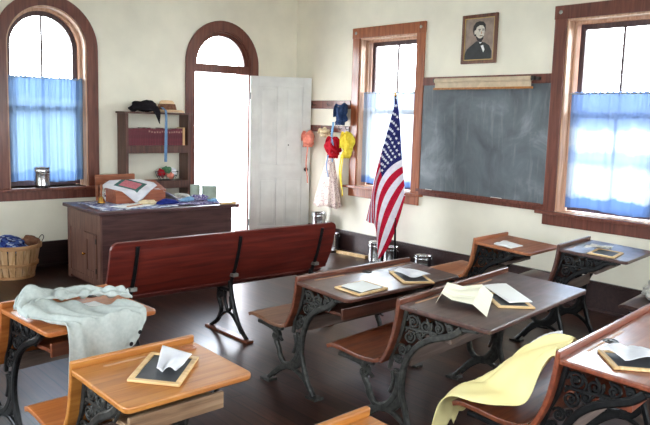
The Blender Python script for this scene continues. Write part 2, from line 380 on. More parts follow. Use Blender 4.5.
def lump(bm, c, r, seed, amp=.25, sub=3, squash=(1, 1, 1), flat=None):
    """crumpled cloth ball"""
    rnd = random.Random(seed)
    k = [(Vector((rnd.uniform(-1, 1), rnd.uniform(-1, 1), rnd.uniform(-1, 1))).normalized()*rnd.uniform(3, 8), rnd.uniform(0, 6)) for _ in range(7)]
    rr = bmesh.ops.create_icosphere(bm, subdivisions=sub, radius=1)
    for v in rr['verts']:
        n = v.co.normalized(); s = 1+amp*sum(math.sin(n.dot(w)+p) for w, p in k)/3
        p = Vector((n.x*r*s*squash[0], n.y*r*s*squash[1], n.z*r*s*squash[2]))
        if flat is not None and p.z < flat: p.z = flat+.002*math.sin(9*p.x/r)
        v.co = p+Vector(c)
def xf(bm, m): bmesh.ops.transform(bm, matrix=m, verts=bm.verts[:]); return bm
def rot(ax, a): return Matrix.Rotation(a, 4, ax)

# ------------------------------------------------------------------ the room
def arc(cx, cz, r, n=24, a0=0, a1=PI): return [(cx+r*math.cos(a0+(a1-a0)*i/n), cz+r*math.sin(a0+(a1-a0)*i/n)) for i in range(n+1)]
AW = dict(c=2.81, r=.43, sill=.87, sp=2.37)        # arched window
DW = dict(c=4.995, r=.415, sp=2.33)                # arched doorway
arch_hole = [(AW['c']-AW['r'], AW['sill']), (AW['c']+AW['r'], AW['sill'])]+arc(AW['c'], AW['sp'], AW['r'])
door_hole = [(DW['c']-DW['r'], .001), (DW['c']+DW['r'], .001)]+arc(DW['c'], DW['sp'], DW['r'])
bm = bmesh.new()
holed(bm, [(XL-WT, -.1), (XR+WT, -.1), (XR+WT, ZC), (XL-WT, ZC)], [arch_hole, door_hole, [(-.9, .87), (0.0, .87), (0.0, 2.68), (-.9, 2.68)]], 'y', YB, YB+WT)
struct(obj('wall_back', bm, M['wall']))
WIN = [(5.715, 6.665), (2.895, 3.845), (-.6, .35)]
bm = bmesh.new()
holed(bm, [(YF-WT, -.1), (YB, -.1), (YB, ZC), (YF-WT, ZC)], [[(a, .87), (b, .87), (b, 2.68), (a, 2.68)] for a, b in WIN], 'x', XR, XR+WT)
struct(obj('wall_right', bm, M['wall']))
LW = [(-1., .1), (1.6, 2.7), (4.2, 5.3)]  # unseen windows, added to throw fill light in from the left
bm = bmesh.new()
holed(bm, [(YF-WT, -.1), (YB, -.1), (YB, ZC), (YF-WT, ZC)], [[(a, .87), (b, .87), (b, 2.68), (a, 2.68)] for a, b in LW], 'x', XL, XL-WT)
struct(obj('wall_left', bm, M['wall']))
FILL_FW = [(-.6, .4), (2.2, 3.2), (4.4, 5.4)]  # unseen windows, added as fill light from behind the camera
bm = bmesh.new()
holed(bm, [(XL, -.1), (XR, -.1), (XR, ZC), (XL, ZC)], [[(a, .87), (b, .87), (b, 2.68), (a, 2.68)] for a, b in FILL_FW], 'y', YF, YF-WT)
struct(obj('wall_front', bm, M['wall']))
struct(obj('floor', bx(XL-WT, XR+WT, YF-WT, YB+WT, -.1, 0), M['floor']))
struct(obj('ceiling', bx(XL-WT, XR+WT, YF-WT, YB+WT, ZC, ZC+.1), M['ceiling']))
struct(obj('ground', bx(-30, 40, -30, 45, -.5, -.35), M['ground']))
def baseboard(name, axis, segs, plane, sgn):
    bm = bmesh.new()
    for a, b in segs:
        for t, z0, z1 in ((.022, 0, .255), (.03, .255, .28), (.034, 0, .03)):
            p0, p1 = sorted((plane, plane+sgn*t))
            if axis == 'y': box(bm, a, b, p0, p1, z0, z1)
            else: box(bm, p0, p1, a, b, z0, z1)
    struct(obj(name, bm, M['base'], bevel=.003))
baseboard('baseboard_back', 'y', [(XL, DW['c']-.535), (DW['c']+.535, XR-.035)], YB, -1)
baseboard('baseboard_right', 'x', [(YF, YB-.035)], XR, -1)
baseboard('baseboard_left', 'x', [(YF, YB-.035)], XL, 1)

# ---- square-headed windows
WN = [0]
def win(name, axis, plane, out, a, b, mat, flip):
    """axis 'x': window in a wall of constant x; out = direction outside (+1/-1)"""
    z0, z1 = .87, 2.68; cw = .12; T = .02
    def bb(bm, a0, a1, d0, d1, zz0, zz1):     # d measured outward from the wall's room face
        p0, p1 = sorted((plane+out*d0, plane+out*d1))
        if axis == 'x': box(bm, p0, p1, a0, a1, zz0, zz1)
        else: box(bm, a0, a1, p0, p1, zz0, zz1)
    bm = bmesh.new()
    bb(bm, a-cw, a+.004, -T, 0, .84, z1); bb(bm, b-.004, b+cw, -T, 0, .84, z1)
    bb(bm, a-cw-.005, b+cw+.005, -T-.004, 0, z1-.004, z1+cw)
    root = struct(obj(name, bm, mat, bevel=.004))
    bm = bmesh.new()
    for s in (a-cw*.5, b+cw*.5):
        c = (plane-out*(T+.006), s, z1+cw*.5)
        if axis != 'x': c = (s, plane-out*(T+.006), z1+cw*.5)
        lathe(bm, [(.018, -.003), (.02, .0), (.012, .004), (.0, .007)], 12)
        vs = bm.verts[-48:] if False else [v for v in bm.verts if not v.tag]
        m = Matrix.Translation(c) @ (rot('Y', -out*PI/2) if axis == 'x' else rot('X', out*PI/2))
        bmesh.ops.transform(bm, matrix=m, verts=vs)
        for v in bm.verts: v.tag = True
    obj('corner_rosette', bm, M['tin_dull'], root, smooth=True)
    bm = bmesh.new()
    bb(bm, a-cw-.06, b+cw+.06, -.07, .0, .84, .87)
    obj('window_stool', bm, mat, root, bevel=.005)
    bm = bmesh.new()
    bb(bm, a-cw, b+cw, -.022, 0, .735, .84)
    obj('window_apron', bm, mat, root, bevel=.004)
    bm = bmesh.new()                      # reveal lining with a stop bead
    bb(bm, a, a+.02, 0, WT, z0, z1); bb(bm, b-.02, b, 0, WT, z0, z1); bb(bm, a+.02, b-.02, 0, WT, z1-.02, z1); bb(bm, a+.02, b-.02, 0, WT, z0-.02, z0+.006)
    for d0, d1, e in ((.10, .125, .045), (.215, .25, .05)):
        bb(bm, a+.02, a+e, d0, d1, z0, z1-.02); bb(bm, b-e, b-.02, d0, d1, z0, z1-.02); bb(bm, a+.02, b-.02, d0, d1, z1-e, z1-.02)
    obj('window_reveal', bm, M['reveal'], root, bevel=.002)
    zm = (z0+z1)/2+.02
    for nm, d0, d1, zz0, zz1 in (('upper_sash', .17, .205, zm-.02, z1-.045), ('lower_sash', .13, .165, z0+.012, zm+.025)):
        bm = bmesh.new(); a0, b0 = a+.045, b-.045; s = .05
        bb(bm, a0, a0+s, d0, d1, zz0, zz1); bb(bm, b0-s, b0, d0, d1, zz0, zz1)
        bb(bm, a0+s, b0-s, d0, d1, zz1-s, zz1); bb(bm, a0+s, b0-s, d0, d1, zz0, zz0+s)
        c = (a0+b0)/2; bb(bm, c-.011, c+.011, d0+.004, d1-.004, zz0+s, zz1-s)
        so = obj(nm, bm, M['sash'], root, bevel=.003)
        bm = bmesh.new(); bb(bm, a0+s-.004, b0-s+.004, (d0+d1)/2-.002, (d0+d1)/2+.002, zz0+s-.004, zz1-s+.004)
        obj('pane', bm, M['glass'], so)
    return root
win('window_2', 'x', XR, 1, *WIN[0], M['trim_lit'], 0)
win('window_3', 'x', XR, 1, *WIN[1], M['trim'], 0)
win('window_4', 'x', XR, 1, *WIN[2], M['trim'], 0)
for i, (a, b) in enumerate(LW): win('window_%d' % (5+i), 'x', XL, -1, a, b, M['trim'], 0)  # added left-hand fill windows, out of view
for i, (a, b) in enumerate(FILL_FW): win('window_%d' % (8+i), 'y', YF, -1, a, b, M['trim'], 0)  # added fill windows behind the camera, out of view
win('window_11', 'y', YB, 1, -.9, 0.0, M['trim'], 0)

# ---- arched window
def arch_ring(bm, c, sp, r0, r1, zb, y0, y1, n=28):
    """band between two arch outlines, legs down to zb"""
    ou = [(c+r1, zb)]+arc(c, sp, r1, n)+[(c-r1, zb)]; ins = [(c+r0, zb)]+arc(c, sp, r0, n)+[(c-r0, zb)]
    V = [[bm.verts.new((p[0], y, p[1])) for p in q] for q, y in ((ou, y0), (ins, y0), (ins, y1), (ou, y1))]
    k = len(ou)
    for i in range(k-1):
        for j in range(4):
            A, B = V[j], V[(j+1) % 4]; bm.faces.new((A[i], A[i+1], B[i+1], B[i]))
    for i in (0, k-1): bm.faces.new([V[j][i] for j in range(4)])
c, r, sp, sl = AW['c'], AW['r'], AW['sp'], AW['sill']
bm = bmesh.new(); arch_ring(bm, c, sp, r-.004, r+.12, sl, YB-.022, YB)
w1 = struct(obj('window_1', bm, M['trim'], bevel=.004))
obj('window_stool', bx(c-r-.14, c+r+.14, YB-.06, YB+.0, sl-.035, sl), M['trim'], w1, bevel=.005)
obj('window_apron', bx(c-r-.12, c+r+.12, YB-.022, YB, sl-.13, sl-.035), M['trim'], w1, bevel=.004)
bm = bmesh.new(); arch_ring(bm, c, sp, r-.02, r, sl, YB, YB+WT); arch_ring(bm, c, sp, r-.045, r-.02, sl, YB+.1, YB+.125); arch_ring(bm, c, sp, r-.05, r-.02, sl, YB+.215, YB+.25)
box(bm, c-r+.02, c+r-.02, YB, YB+WT, sl-.02, sl+.0)
obj('window_reveal', bm, M['reveal'], w1)
zm = 1.72
bm = bmesh.new(); ro = r-.045
arch_ring(bm, c, sp, ro-.05, ro, zm, YB+.17, YB+.205); box(bm, c-ro+.05, c+ro-.05, YB+.17, YB+.205, zm-.02, zm+.03); box(bm, c-.011, c+.011, YB+.174, YB+.2, zm+.03, sp+ro-.05)
us = obj('upper_sash', bm, M['sash'], w1)
bm = bmesh.new(); prism(bm, [(c-ro+.045, zm), (c+ro-.045, zm)]+arc(c, sp, ro-.045), 'y', YB+.186, YB+.189); obj('pane', bm, M['glass'], us)
bm = bmesh.new(); box(bm, c-ro, c-ro+.05, YB+.13, YB+.165, sl+.012, zm+.03); box(bm, c+ro-.05, c+ro, YB+.13, YB+.165, sl+.012, zm+.03)
box(bm, c-ro+.05, c+ro-.05, YB+.13, YB+.165, sl+.012, sl+.07); box(bm, c-ro+.05, c+ro-.05, YB+.13, YB+.165, zm-.02, zm+.03); box(bm, c-.011, c+.011, YB+.134, YB+.16, sl+.07, zm-.02)
ls = obj('lower_sash', bm, M['sash'], w1)
obj('pane', bx(c-ro+.045, c+ro-.045, YB+.146, YB+.149, sl+.06, zm), M['glass'], ls)

# ---- doorway, transom and open door leaf
c, r, sp = DW['c'], DW['r'], DW['sp']
bm = bmesh.new(); arch_ring(bm, c, sp, r-.004, r+.12, 0, YB-.022, YB)
tr = struct(obj('trim_1', bm, M['trim'], bevel=.004))
bm = bmesh.new(); arch_ring(bm, c, sp, r-.02, r, 0, YB, YB+WT)
obj('door_jamb', bm, M['trim'], tr)
bm = bmesh.new(); box(bm, c-r+.02, c+r-.02, YB+.0, YB+.11, 2.225, 2.325); arch_ring(bm, c, sp, r-.065, r-.02, 2.325, YB+.04, YB+.09)
ts = obj('transom_sash', bm, M['trim'], tr)
bm = bmesh.new(); prism(bm, [(c-r+.06, 2.325), (c+r-.06, 2.325)]+arc(c, sp, r-.06), 'y', YB+.063, YB+.066); obj('pane', bm, M['glass'], ts)
obj('door_sill', bx(c-r+.02, c+r-.02, YB-.0, YB+WT+.08, 0.0, .02), M['shelf_grey'], tr, bevel=.004)
LWD, LH = .815, 2.205
leaf = struct(empty('door_1', (c+r-.012, YB-.028, .012), math.atan2(-.345, .75)), 'white panelled door standing open')
def leafbox(x0, x1, z0, z1, y0=-.02, y1=.02): return bx(x0, x1, y0, y1, z0, z1)
bm = bmesh.new(); ws = .115; wm = .10; xs = [(0, ws), ((LWD-wm)/2, (LWD+wm)/2), (LWD-ws, LWD)]
for a, b in (xs[0], xs[2]): box(bm, a, b, -.02, .02, 0, LH)
rails = [(0, .24), (.88, 1.06), (LH-.13, LH)]
for a, b in rails: box(bm, ws, LWD-ws, -.02, .02, a, b)
for a, b in ((.24, .88), (1.06, LH-.13)): box(bm, *xs[1], -.02, .02, a, b)
obj('door_frame', bm, M['door'], leaf, bevel=.004)
for zz in ((.24, .88), (1.06, LH-.13)):
    for xx in ((ws, xs[1][0]), (xs[1][1], LWD-ws)):
        bm = bmesh.new(); box(bm, xx[0], xx[1], -.006, .006, zz[0], zz[1]); box(bm, xx[0]+.035, xx[1]-.035, -.012, .012, zz[0]+.035, zz[1]-.035)
        obj('door_panel', bm, M['door'], leaf, bevel=.005)
for zz in (.25, 1.9):
    bm = bmesh.new(); tube(bm, [(-.006, -.024, zz), (-.006, -.024, zz+.09)], .008, 8); obj('hinge', bm, M['iron'], leaf)
bm = bmesh.new(); lathe(bm, [(.012, 0), (.012, .012), (.024, .02), (.028, .035), (.02, .047), (0, .05)], 14); xf(bm, Matrix.Translation((LWD-.06, -.02, 1.0)) @ rot('X', PI/2)); obj('door_knob', bm, M['iron_dark'], leaf, smooth=True)
bm = bmesh.new(); lathe(bm, [(.009, -.001), (.009, .002), (0, .003)], 10); xf(bm, Matrix.Translation(((xs[1][1]+.06), -.012, 1.32)) @ rot('X', PI/2)); obj('nail_hole', bm, M['iron_dark'], leaf)

# ------------------------------------------------------------------ curtains
def curtain(axis, plane, a, b, z0, z1, mat, folds, amp, label, seed, split=None):
    rnd = random.Random(seed); ph = [rnd.uniform(0, 6) for _ in range(4)]
    bm = bmesh.new(); nu, nv = 150, 26; g = []
    for i in range(nu+1):
        u = i/nu; col = []
        for j in range(nv+1):
            v = j/nv
            f = amp*((1-.45*v)*math.sin(u*folds*2*PI+ph[0]+.7*math.sin(u*9+ph[1])+.5*v)+.5*math.sin(u*folds*.46*2*PI+ph[2]+v*1.2)+(.45*v*v)*math.sin(u*folds*2.4*2*PI+ph[3]))
            s = a+(b-a)*u; z = z0+(z1-z0)*v+(.006*math.sin(u*folds*4*PI) if j == nv else 0)-(.012*(1-v)*math.sin(u*7+ph[1]))
            if split and abs(u-split) < .5: s += (.012*(1-v))*(1 if u > split else -1)
            col.append(bm.verts.new((plane+f, s, z) if axis == 'x' else (s, plane+f, z)))
        g.append(col)
    for i in range(nu):
        for j in range(nv): bm.faces.new((g[i][j], g[i+1][j], g[i+1][j+1], g[i][j+1]))
    # band coordinates run from the hem: shift mesh so local z=0 is the hem
    off = Vector((0, 0, z0)); bmesh.ops.translate(bm, verts=bm.verts[:], vec=-off)
    o = obj('window_curtain', bm, mat, smooth=True); o.location = off
    tag(o, label, 'curtain')
    bm = bmesh.new(); zz = z1-z0-.015
    tube(bm, [(plane, a-.015, zz), (plane, b+.015, zz)] if axis == 'x' else [(a-.015, plane, zz), (b+.015, plane, zz)], .006, 8)
    obj('curtain_rod', bm, M['tin_dull'], o)
    return o
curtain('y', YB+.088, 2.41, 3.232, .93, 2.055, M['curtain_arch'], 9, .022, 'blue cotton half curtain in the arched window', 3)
curtain('x', XR+.068, 5.745, 6.635, .905, 2.03, M['curtain_flag'], 8, .011, 'blue half curtain painted pale with daylight in the window behind the flag', 5)
curtain('x', XR+.068, 2.925, 3.79, .915, 2.005, M['curtain_side'], 7, .012, 'blue half curtain with painted daylight bands right of the blackboard', 8, split=.42)

# ------------------------------------------------------------------ blackboard, chart, portrait
bbx = empty('blackboard', (XR, 4.775, .86)); tag(bbx, 'chalk-smudged blackboard on the wall between the two windows', 'blackboard')
y0, y1 = -.815, .815
obj('slate_surface', bx(-.012, -.0005, y0, y1, .06, 1.245), M['board'], bbx)
bm = bmesh.new(); box(bm, -.03, -.0005, y0, y1, 1.23, 1.32); obj('top_rail', bm, M['trim'], bbx, bevel=.004)
bm = bmesh.new(); box(bm, -.024, -.0005, y0, y1, 0, .06); box(bm, -.07, -.0, y0+.0, y1, .045, .066); box(bm, -.07, -.062, y0, y1, .066, .078); obj('chalk_ledge', bm, M['trim'], bbx, bevel=.003)
for k, (yy, l, cc) in enumerate(((5.42, .09, 'white chalk stick on the left end of the blackboard ledge'), (4.50, .13, 'long white chalk piece on the blackboard ledge right of centre'))):
    bm = bmesh.new(); tube(bm, [(0, -l/2, 0), (0, l/2, 0)], .008, 8); o = obj('chalk_stick', bm, M['chalk']); o.location = (XR-.045, yy, .86+.066+.008); tag(o, cc, 'chalk', 'chalk on the blackboard ledge')
ch = empty('roller_chart', (XR-.062, 4.765, 2.10)); tag(ch, 'rolled-up buff chart on a wooden stick above the blackboard', 'wall chart')
bm = bmesh.new(); n = 14
pr = [(-.028+.02*math.cos(a), .05+.028*math.sin(a)) for a in [PI*i/n for i in range(n+1)]]
bm2 = bmesh.new(); tube(bm2, [(0, -.61, .035), (0, .61, .035)], .026, 16); box(bm2, -.004, .004, -.61, .61, -.04, .035); obj('rolled_sheet', bm2, M['chart'], ch, smooth=False)
bm.free(); bm = bmesh.new(); box(bm, -.012, .012, -.63, .63, -.062, -.04); obj('bottom_stick', bm, M['oak'], ch, bevel=.004)
bm = bmesh.new()
bm.free()
for s in (-1, 1): obj('bracket', bx(-.012, .031, s*.625-.012, s*.625+.012, .02, .06), M['iron'], ch, bevel=.002)
bm = bmesh.new(); box(bm, -.012, .031, -.70, -.665, .02, .05); o = obj('bracket', bm, M['iron'], ch, bevel=.002)

pf = empty('framed_portrait', (XR-.0145, 4.845, 2.555)); tag(pf, 'brown-framed portrait print of a bearded man in a dark suit', 'picture')
PW, PH, fwid = .225, .25, .035
bm = bmesh.new()
for a in ((-PW, -PW+fwid, -PH, PH), (PW-fwid, PW, -PH, PH), (-PW+fwid, PW-fwid, -PH, -PH+fwid), (-PW+fwid, PW-fwid, PH-fwid, PH)): box(bm, -.014, .014, *a)
obj('frame', bm, M['frame'], pf, bevel=.006)
bm = bmesh.new(); g = .008; q, w_ = PW-fwid, PH-fwid
for a in ((-q, -q+g, -w_, w_), (q-g, q, -w_, w_), (-q+g, q-g, -w_, -w_+g), (-q+g, q-g, w_-g, w_)): box(bm, -.008, .006, *a)
obj('gilt_lip', bm, M['gilt'], pf)
pic = obj('print', bx(-.002, .008, -q+g, q-g, -w_+g, w_-g), M['portrait_bg'], pf)
def flatp(name, pts, mat, lay):
    # drawn as seen from the room: +s to the viewer's right (which is -y)
    bm = bmesh.new(); prism(bm, [(-p[0], p[1]) for p in pts], 'x', -.002-.0006*lay, -.0016); obj(name, bm, mat, pic)
def ell(cx, cz, a, b, n=20, t=0): return [(cx+a*math.cos(2*PI*i/n)*math.cos(t)-b*math.sin(2*PI*i/n)*math.sin(t), cz+a*math.cos(2*PI*i/n)*math.sin(t)+b*math.sin(2*PI*i/n)*math.cos(t)) for i in range(n)]
flatp('suit', [(-.182, -.205), (.16, -.205), (.165, -.13), (.13, -.07), (.075, -.04), (.03, -.03), (-.03, -.02), (-.09, -.055), (-.155, -.10), (-.182, -.15)], M['suit'], 1)
flatp('shirt', [(.0, -.03), (.045, -.04), (.075, -.11), (.06, -.14), (.035, -.09)], M['paper'], 2)
flatp('bow_tie', [(.008, -.05), (.05, -.034), (.058, -.062), (.018, -.072)], M['hair'], 3)
flatp('hair', [(-.075, .05), (-.085, .09), (-.08, .135), (-.05, .17), (-.005, .18), (.045, .172), (.072, .145), (.076, .11), (.07, .075), (-.03, .03), (-.06, .03)], M['hair'], 2)
flatp('face', [(-.045, .04), (-.048, .09), (-.035, .12), (.0, .138), (.04, .135), (.062, .11), (.064, .07), (.058, .03), (.045, .0), (.02, -.012), (-.01, -.006), (-.032, .012)], M['skin'], 3)
flatp('ear', ell(-.054, .07, .012, .022), M['skin'], 3)
flatp('beard', [(-.046, .06), (-.036, .03), (-.012, .01), (.012, .004), (.038, .012), (.054, .034), (.052, .0), (.03, -.028), (.004, -.03), (-.024, -.014), (-.042, .02)], M['hair'], 4)
flatp('eyebrow', [(-.014, .098), (.014, .102), (.014, .094), (-.014, .088)], M['hair'], 4); flatp('eyebrow', [(.032, .102), (.058, .1), (.058, .092), (.032, .094)], M['hair'], 4)
flatp('eye', ell(.002, .082, .009, .005, 10), M['hair'], 4); flatp('eye', ell(.044, .084, .008, .005, 10), M['hair'], 4)
flatp('nose', [(.026, .085), (.036, .052), (.02, .05)], M['groove'], 4)
flatp('mouth', [(.006, .034), (.042, .036), (.042, .029), (.006, .027)], M['frame'], 5)

# ------------------------------------------------------------------ school desks
IRON = {}
def casting_bm(h, d, zs):
    """cast-iron end frame in the y-z plane (y=0 at the ridge, +y to the seat, -y to the user)"""
    bm = bmesh.new(); T = .022
    zu = h-.03; zr = h-.005
    bar(bm, [(-.025, zr), (-d+.06, zu)], .02, T, curve=False)                        # under the top
    bar(bm, [(-.02, zr), (.012, h-.14), (.05, zs+.10), (.075, zs-.01)], .022, T)     # along the backrest
    q = d/.5
    A = [(-.33*q, h-.045), (-.275*q, h-.088), (-.16*q, h-.135), (-.08*q, h-.195), (-.03, h-.275), (-.008, h-.36), (-.006, zs-.13), (-.03, zs-.21), (-.065, (zs-.21)*.5), (-.125, .014)]
    bar(bm, A, .036, T*1.3, taper=.8)                                                # main arm runs down into the rear foot
    bar(bm, [(-.33*q, h-.045), (-d+.09, h-.036)], .02, T, curve=False)
    bar(bm, [(-.02, h-.10), (-.2*q, h-.095)], .014, T*.8, curve=False)
    # scrollwork between arm and backrest
    for cy, cz, r0, a0, tn in ((-.062, h-.062, .036, 0, 1.6), (-.14, h-.07, .036, 2.5, 1.5), (-.215, h-.066, .030, 1, 1.4), (-.275, h-.055, .018, 1, 1.4), (-.045, h-.145, .036, 2, 1.6), (.0, h-.225, .030, .5, 1.5),
                               (-.11, h-.12, .024, 4, 1.5), (.022, zs+.055, .026, 3, 1.5), (.03, zs-.03, .026, 1, 1.4), (-.18, h-.105, .016, 5, 1.3), (-.045, h-.205, .018, 3, 1.3), (.035, h-.275, .016, 2, 1.3)):
        if cy < -d+.1: continue
        bar(bm, spiral(cy, cz, r0, .008, a0, tn), .011, T*.7, curve=False)
        bar(bm, [(cy-.006, cz), (cy+.006, cz)], .016, T*.95, curve=False)
    for k in range(5):                                                              # leaf ribs
        y = -.03-.055*k
        if y > -d+.15: bar(bm, [(y, h-.03), (y-.02, h-.075), (y+.012, h-.12)], .01, T*.6)
    # pedestal: open lyre with a scroll, arched feet
    zl = zs-.232
    bar(bm, [(.225, zs-.012), (.245, zs-.05), (.24, zs-.10), (.212, zs-.15), (.20, zs-.19), (.155, zl), (.095, zl+.01), (.045, zs-.17), (.018, zs-.10), (.02, zs-.02)], .036, T*1.2)
    bar(bm, spiral(.238, zs-.068, .036, .008, 1, 1.5), .014, T*1.6, curve=False)
    bar(bm, [(.06, zs-.02), (.05, zs-.08), (.07, zs-.14)], .018, T*.9)
    bar(bm, [(.10, zl+.005), (.18, zl-.03), (.24, zl*.5), (.31, .014)], .040, T*1.3, taper=.7)
    bar(bm, [(-.09, .04), (-.03, zl*.66), (.09, zl*.95), (.19, zl*.66), (.255, .05)], .026, T*1.1)
    bar(bm, [(-.01, zs-.15), (.05, zl+.01), (.12, zl-.005)], .05, T)
    bar(bm, [(.18, zs-.012), (.30, zs-.016), (.42, zs-.012)], .024, T)              # seat arm
    bar(bm, [(.18, zs-.09), (.25, zs-.04), (.36, zs-.02)], .016, T*.9)
    for a, b in ((.265, .355), (-.175, -.085)): box(bm, -.035, .035, a, b, 0, .014)
    return bm
def make_desk(rl, yaw, w, d, h, label, tm, bmt, sm, iron, group=None, inkwell=None, shelf=None, grooves=(), name='school_desk', zs=None, lip=.05, sd=None):
    root = empty(name, (rl[0], rl[1], 0), math.radians(yaw)); tag(root, label, 'desk', 'school desks in rows')
    zs = zs or h*.58
    inset = .055
    zr, zu = h+.028, h
    # desktop with rounded user corners, tilted towards the user
    rr = .03; pl = [(0, -.008), (w, -.008)]
    pl += [(w-rr+rr*math.sin(a), -d+rr-rr*math.cos(a)) for a in [PI/2*(1-i/5) for i in range(6)]]
    pl += [(rr-rr*math.sin(a), -d+rr-rr*math.cos(a)) for a in [PI/2*i/5 for i in range(6)]]
    bm = bmesh.new(); prism(bm, pl, 'z', -.024, 0)
    for v in bm.verts: v.co.z += zr+(zu-zr)*(-v.co.y/d)
    top = obj('desktop', bm, tm, root, bevel=.006)
    # backrest: contoured board from the ridge down to the seat
    prof = crom([(0, h+.056, 0), (.012, h-.05, 0), (.035, h-.16, 0), (.07, zs+.06, 0), (.105, zs+.005, 0)], 6)
    th = .022; k = len(prof); L = []
    nn = []
    for i, p in enumerate(prof):
        dd = (prof[min(i+1, k-1)]-prof[max(i-1, 0)]).normalized(); nn.append(Vector((-dd.y, dd.x, 0)))
    poly = [(p.x+n.x*th/2, p.y+n.y*th/2) for p, n in zip(prof, nn)]+[(p.x-n.x*th/2, p.y-n.y*th/2) for p, n in reversed(list(zip(prof, nn)))]
    bm = bmesh.new(); prism(bm, poly, 'x', 0, w); obj('backrest', bm, bmt, root, bevel=.006)
    # folding seat
    prof = crom([(.112, zs+.018, 0), (.15, zs+.0, 0), (.25, zs-.003, 0), (.36, zs+.012, 0), (.44, zs+.018, 0), (.48, zs+.006, 0)], 6); k = len(prof); nn = []
    for i, p in enumerate(prof):
        dd = (prof[min(i+1, k-1)]-prof[max(i-1, 0)]).normalized(); nn.append(Vector((-dd.y, dd.x, 0)))
    poly = [(p.x+n.x*th/2, p.y+n.y*th/2) for p, n in zip(prof, nn)]+[(p.x-n.x*th/2, p.y-n.y*th/2) for p, n in reversed(list(zip(prof, nn)))]
    bm = bmesh.new(); prism(bm, poly, 'x', .01, w-.01); obj('seat', bm, sm, root, bevel=.006)
    # iron ends
    first = None
    for x in (inset, w-inset):
        if first is None:
            first = obj('iron_end_frame', casting_bm(h, d, zs-.02), iron, root, bevel=0); first.location.x = x
        else:
            o2 = first.copy(); C.objects.link(o2); o2.parent = root; o2.location.x = x
    # book shelf and its lip
    bm = bmesh.new(); sf = -(sd or d-.11); box(bm, inset+.015, w-inset-.015, sf, -.02, h-.135, h-.117); box(bm, inset+.015, w-inset-.015, sf-.01, sf+.008, h-.135-lip*.4, h-.117+lip*.6)
    obj('book_shelf', bm, shelf or M['shelf_grey'], root, bevel=.003)
    obj('back_rail', bx(inset+.012, w-inset-.012, -.050, -.034, zs+.005, zs+.085), M['shelf_grey'], root, bevel=.003)
    for a, b in grooves:
        y = -.045; z = zr+(zu-zr)*(-y/d)
        bm = bmesh.new(); pl = [(a+.008*math.cos(t), y+.007*math.sin(t)) for t in [PI/2+PI*i/6 for i in range(7)]]+[(b+.008*math.cos(t), y+.007*math.sin(t)) for t in [-PI/2+PI*i/6 for i in range(7)]]
        prism(bm, pl, 'z', z-.006, z+.0012); obj('pencil_groove', bm, M['groove'], root)
    if inkwell:
        y = -.06; z = zr+(zu-zr)*(-y/d)
        bm = bmesh.new(); lathe(bm, [(.034, -.004), (.034, .0025), (.028, .004), (.026, .002), (.014, .002), (.012, .006), (0, .007)], 24, (inkwell, y, z)); obj('inkwell_cap', bm, M['iron'] if tm is not M['oak'] else M['desk_orange_brown'], root, smooth=False)
    R = dict(rl=rl, yaw=math.radians(yaw), w=w, d=d, h=h, zr=zr, zu=zu, zs=zs, tilt=math.atan((zr-zu)/d))
    return R
def top_mat(D, u, v, rz=0, dz=.0008):
    z = D['zr']+(D['zu']-D['zr'])*(-v/D['d'])+dz
    return Matrix.Translation((D['rl'][0], D['rl'][1], 0)) @ rot('Z', D['yaw']) @ Matrix.Translation((u, v, z)) @ rot('X', D['tilt']) @ rot('Z', rz)
def put(o, m): o.matrix_world = m; o.location, o.rotation_euler = m.to_translation(), m.to_euler(); return o
def desk_frame(D): return Matrix.Translation((D['rl'][0], D['rl'][1], 0)) @ rot('Z', D['yaw'])

D1 = make_desk((2.66, 3.38), 3, 1.06, .44, .69, 'dark wooden double desk with two slates, in front of the flag', M['dark_desk'], M['back_brown'], M['seat_dull'], M['iron'], inkwell=.56, grooves=((.12, .36), (.72, .95)), shelf=M['dark_desk'])
D2 = make_desk((2.635, 2.50), 9, 1.20, .52, .74, 'large dark double desk with folded letter and open papers, centre right', M['dark_blue_desk'], M['back_brown'], M['seat_red'], M['iron'], grooves=((.10, .32), (.66, .9)), lip=.01, sd=.27)
D3 = make_desk((2.55, 1.53), 8, 1.16, .50, .74, 'red-brown double desk with yellow cloth over its seat', M['red_desk'], M['red_desk'], M['seat_red'], M['iron_dark'], grooves=((.2, .37), (.45, .6)), inkwell=.41, shelf=M['red_desk'], lip=.01, sd=.27)
D4 = make_desk((4.76, 3.69), 6, .54, .50, .70, 'small orange-brown desk beside the wall under the blackboard', M['desk_orange_brown'], M['desk_orange_brown'], M['oak_orange'], M['iron_dark'], lip=.01, sd=.26)
D5 = make_desk((4.77, 2.92), 9, .62, .50, .76, 'dark single desk with a slate below the right window', M['dark_blue_desk'], M['dark_desk'], M['dark_desk'], M['iron_dark'], grooves=((.1, .2),), lip=.01, sd=.26)
D6 = make_desk((.994, 2.637), 4, .555, .42, .70, 'honey oak single desk with slate in the left foreground', M['oak'], M['oak'], M['oak_orange'], M['iron'], grooves=((.12, .29),), inkwell=.49, shelf=M['oak_pale'])
D7 = make_desk((1.042, 3.668), 9, .60, .46, .70, 'orange oak desk with grey shirt thrown over it', M['oak_orange'], M['oak_orange'], M['oak_orange'], M['iron_dark'], inkwell=.46, shelf=M['seat_red'])
D8 = make_desk((1.05, 1.61), 4, .57, .42, .70, 'honey oak desk at the bottom edge, only its ridge corner showing', M['oak'], M['oak'], M['oak_orange'], M['iron'])
D9 = make_desk((4.80, 1.93), 9, .68, .52, .78, 'dark desk at the right edge with white bonnet on its seat', M['dark_blue_desk'], M['dark_desk'], M['dark_blue_desk'], M['iron_dark'])

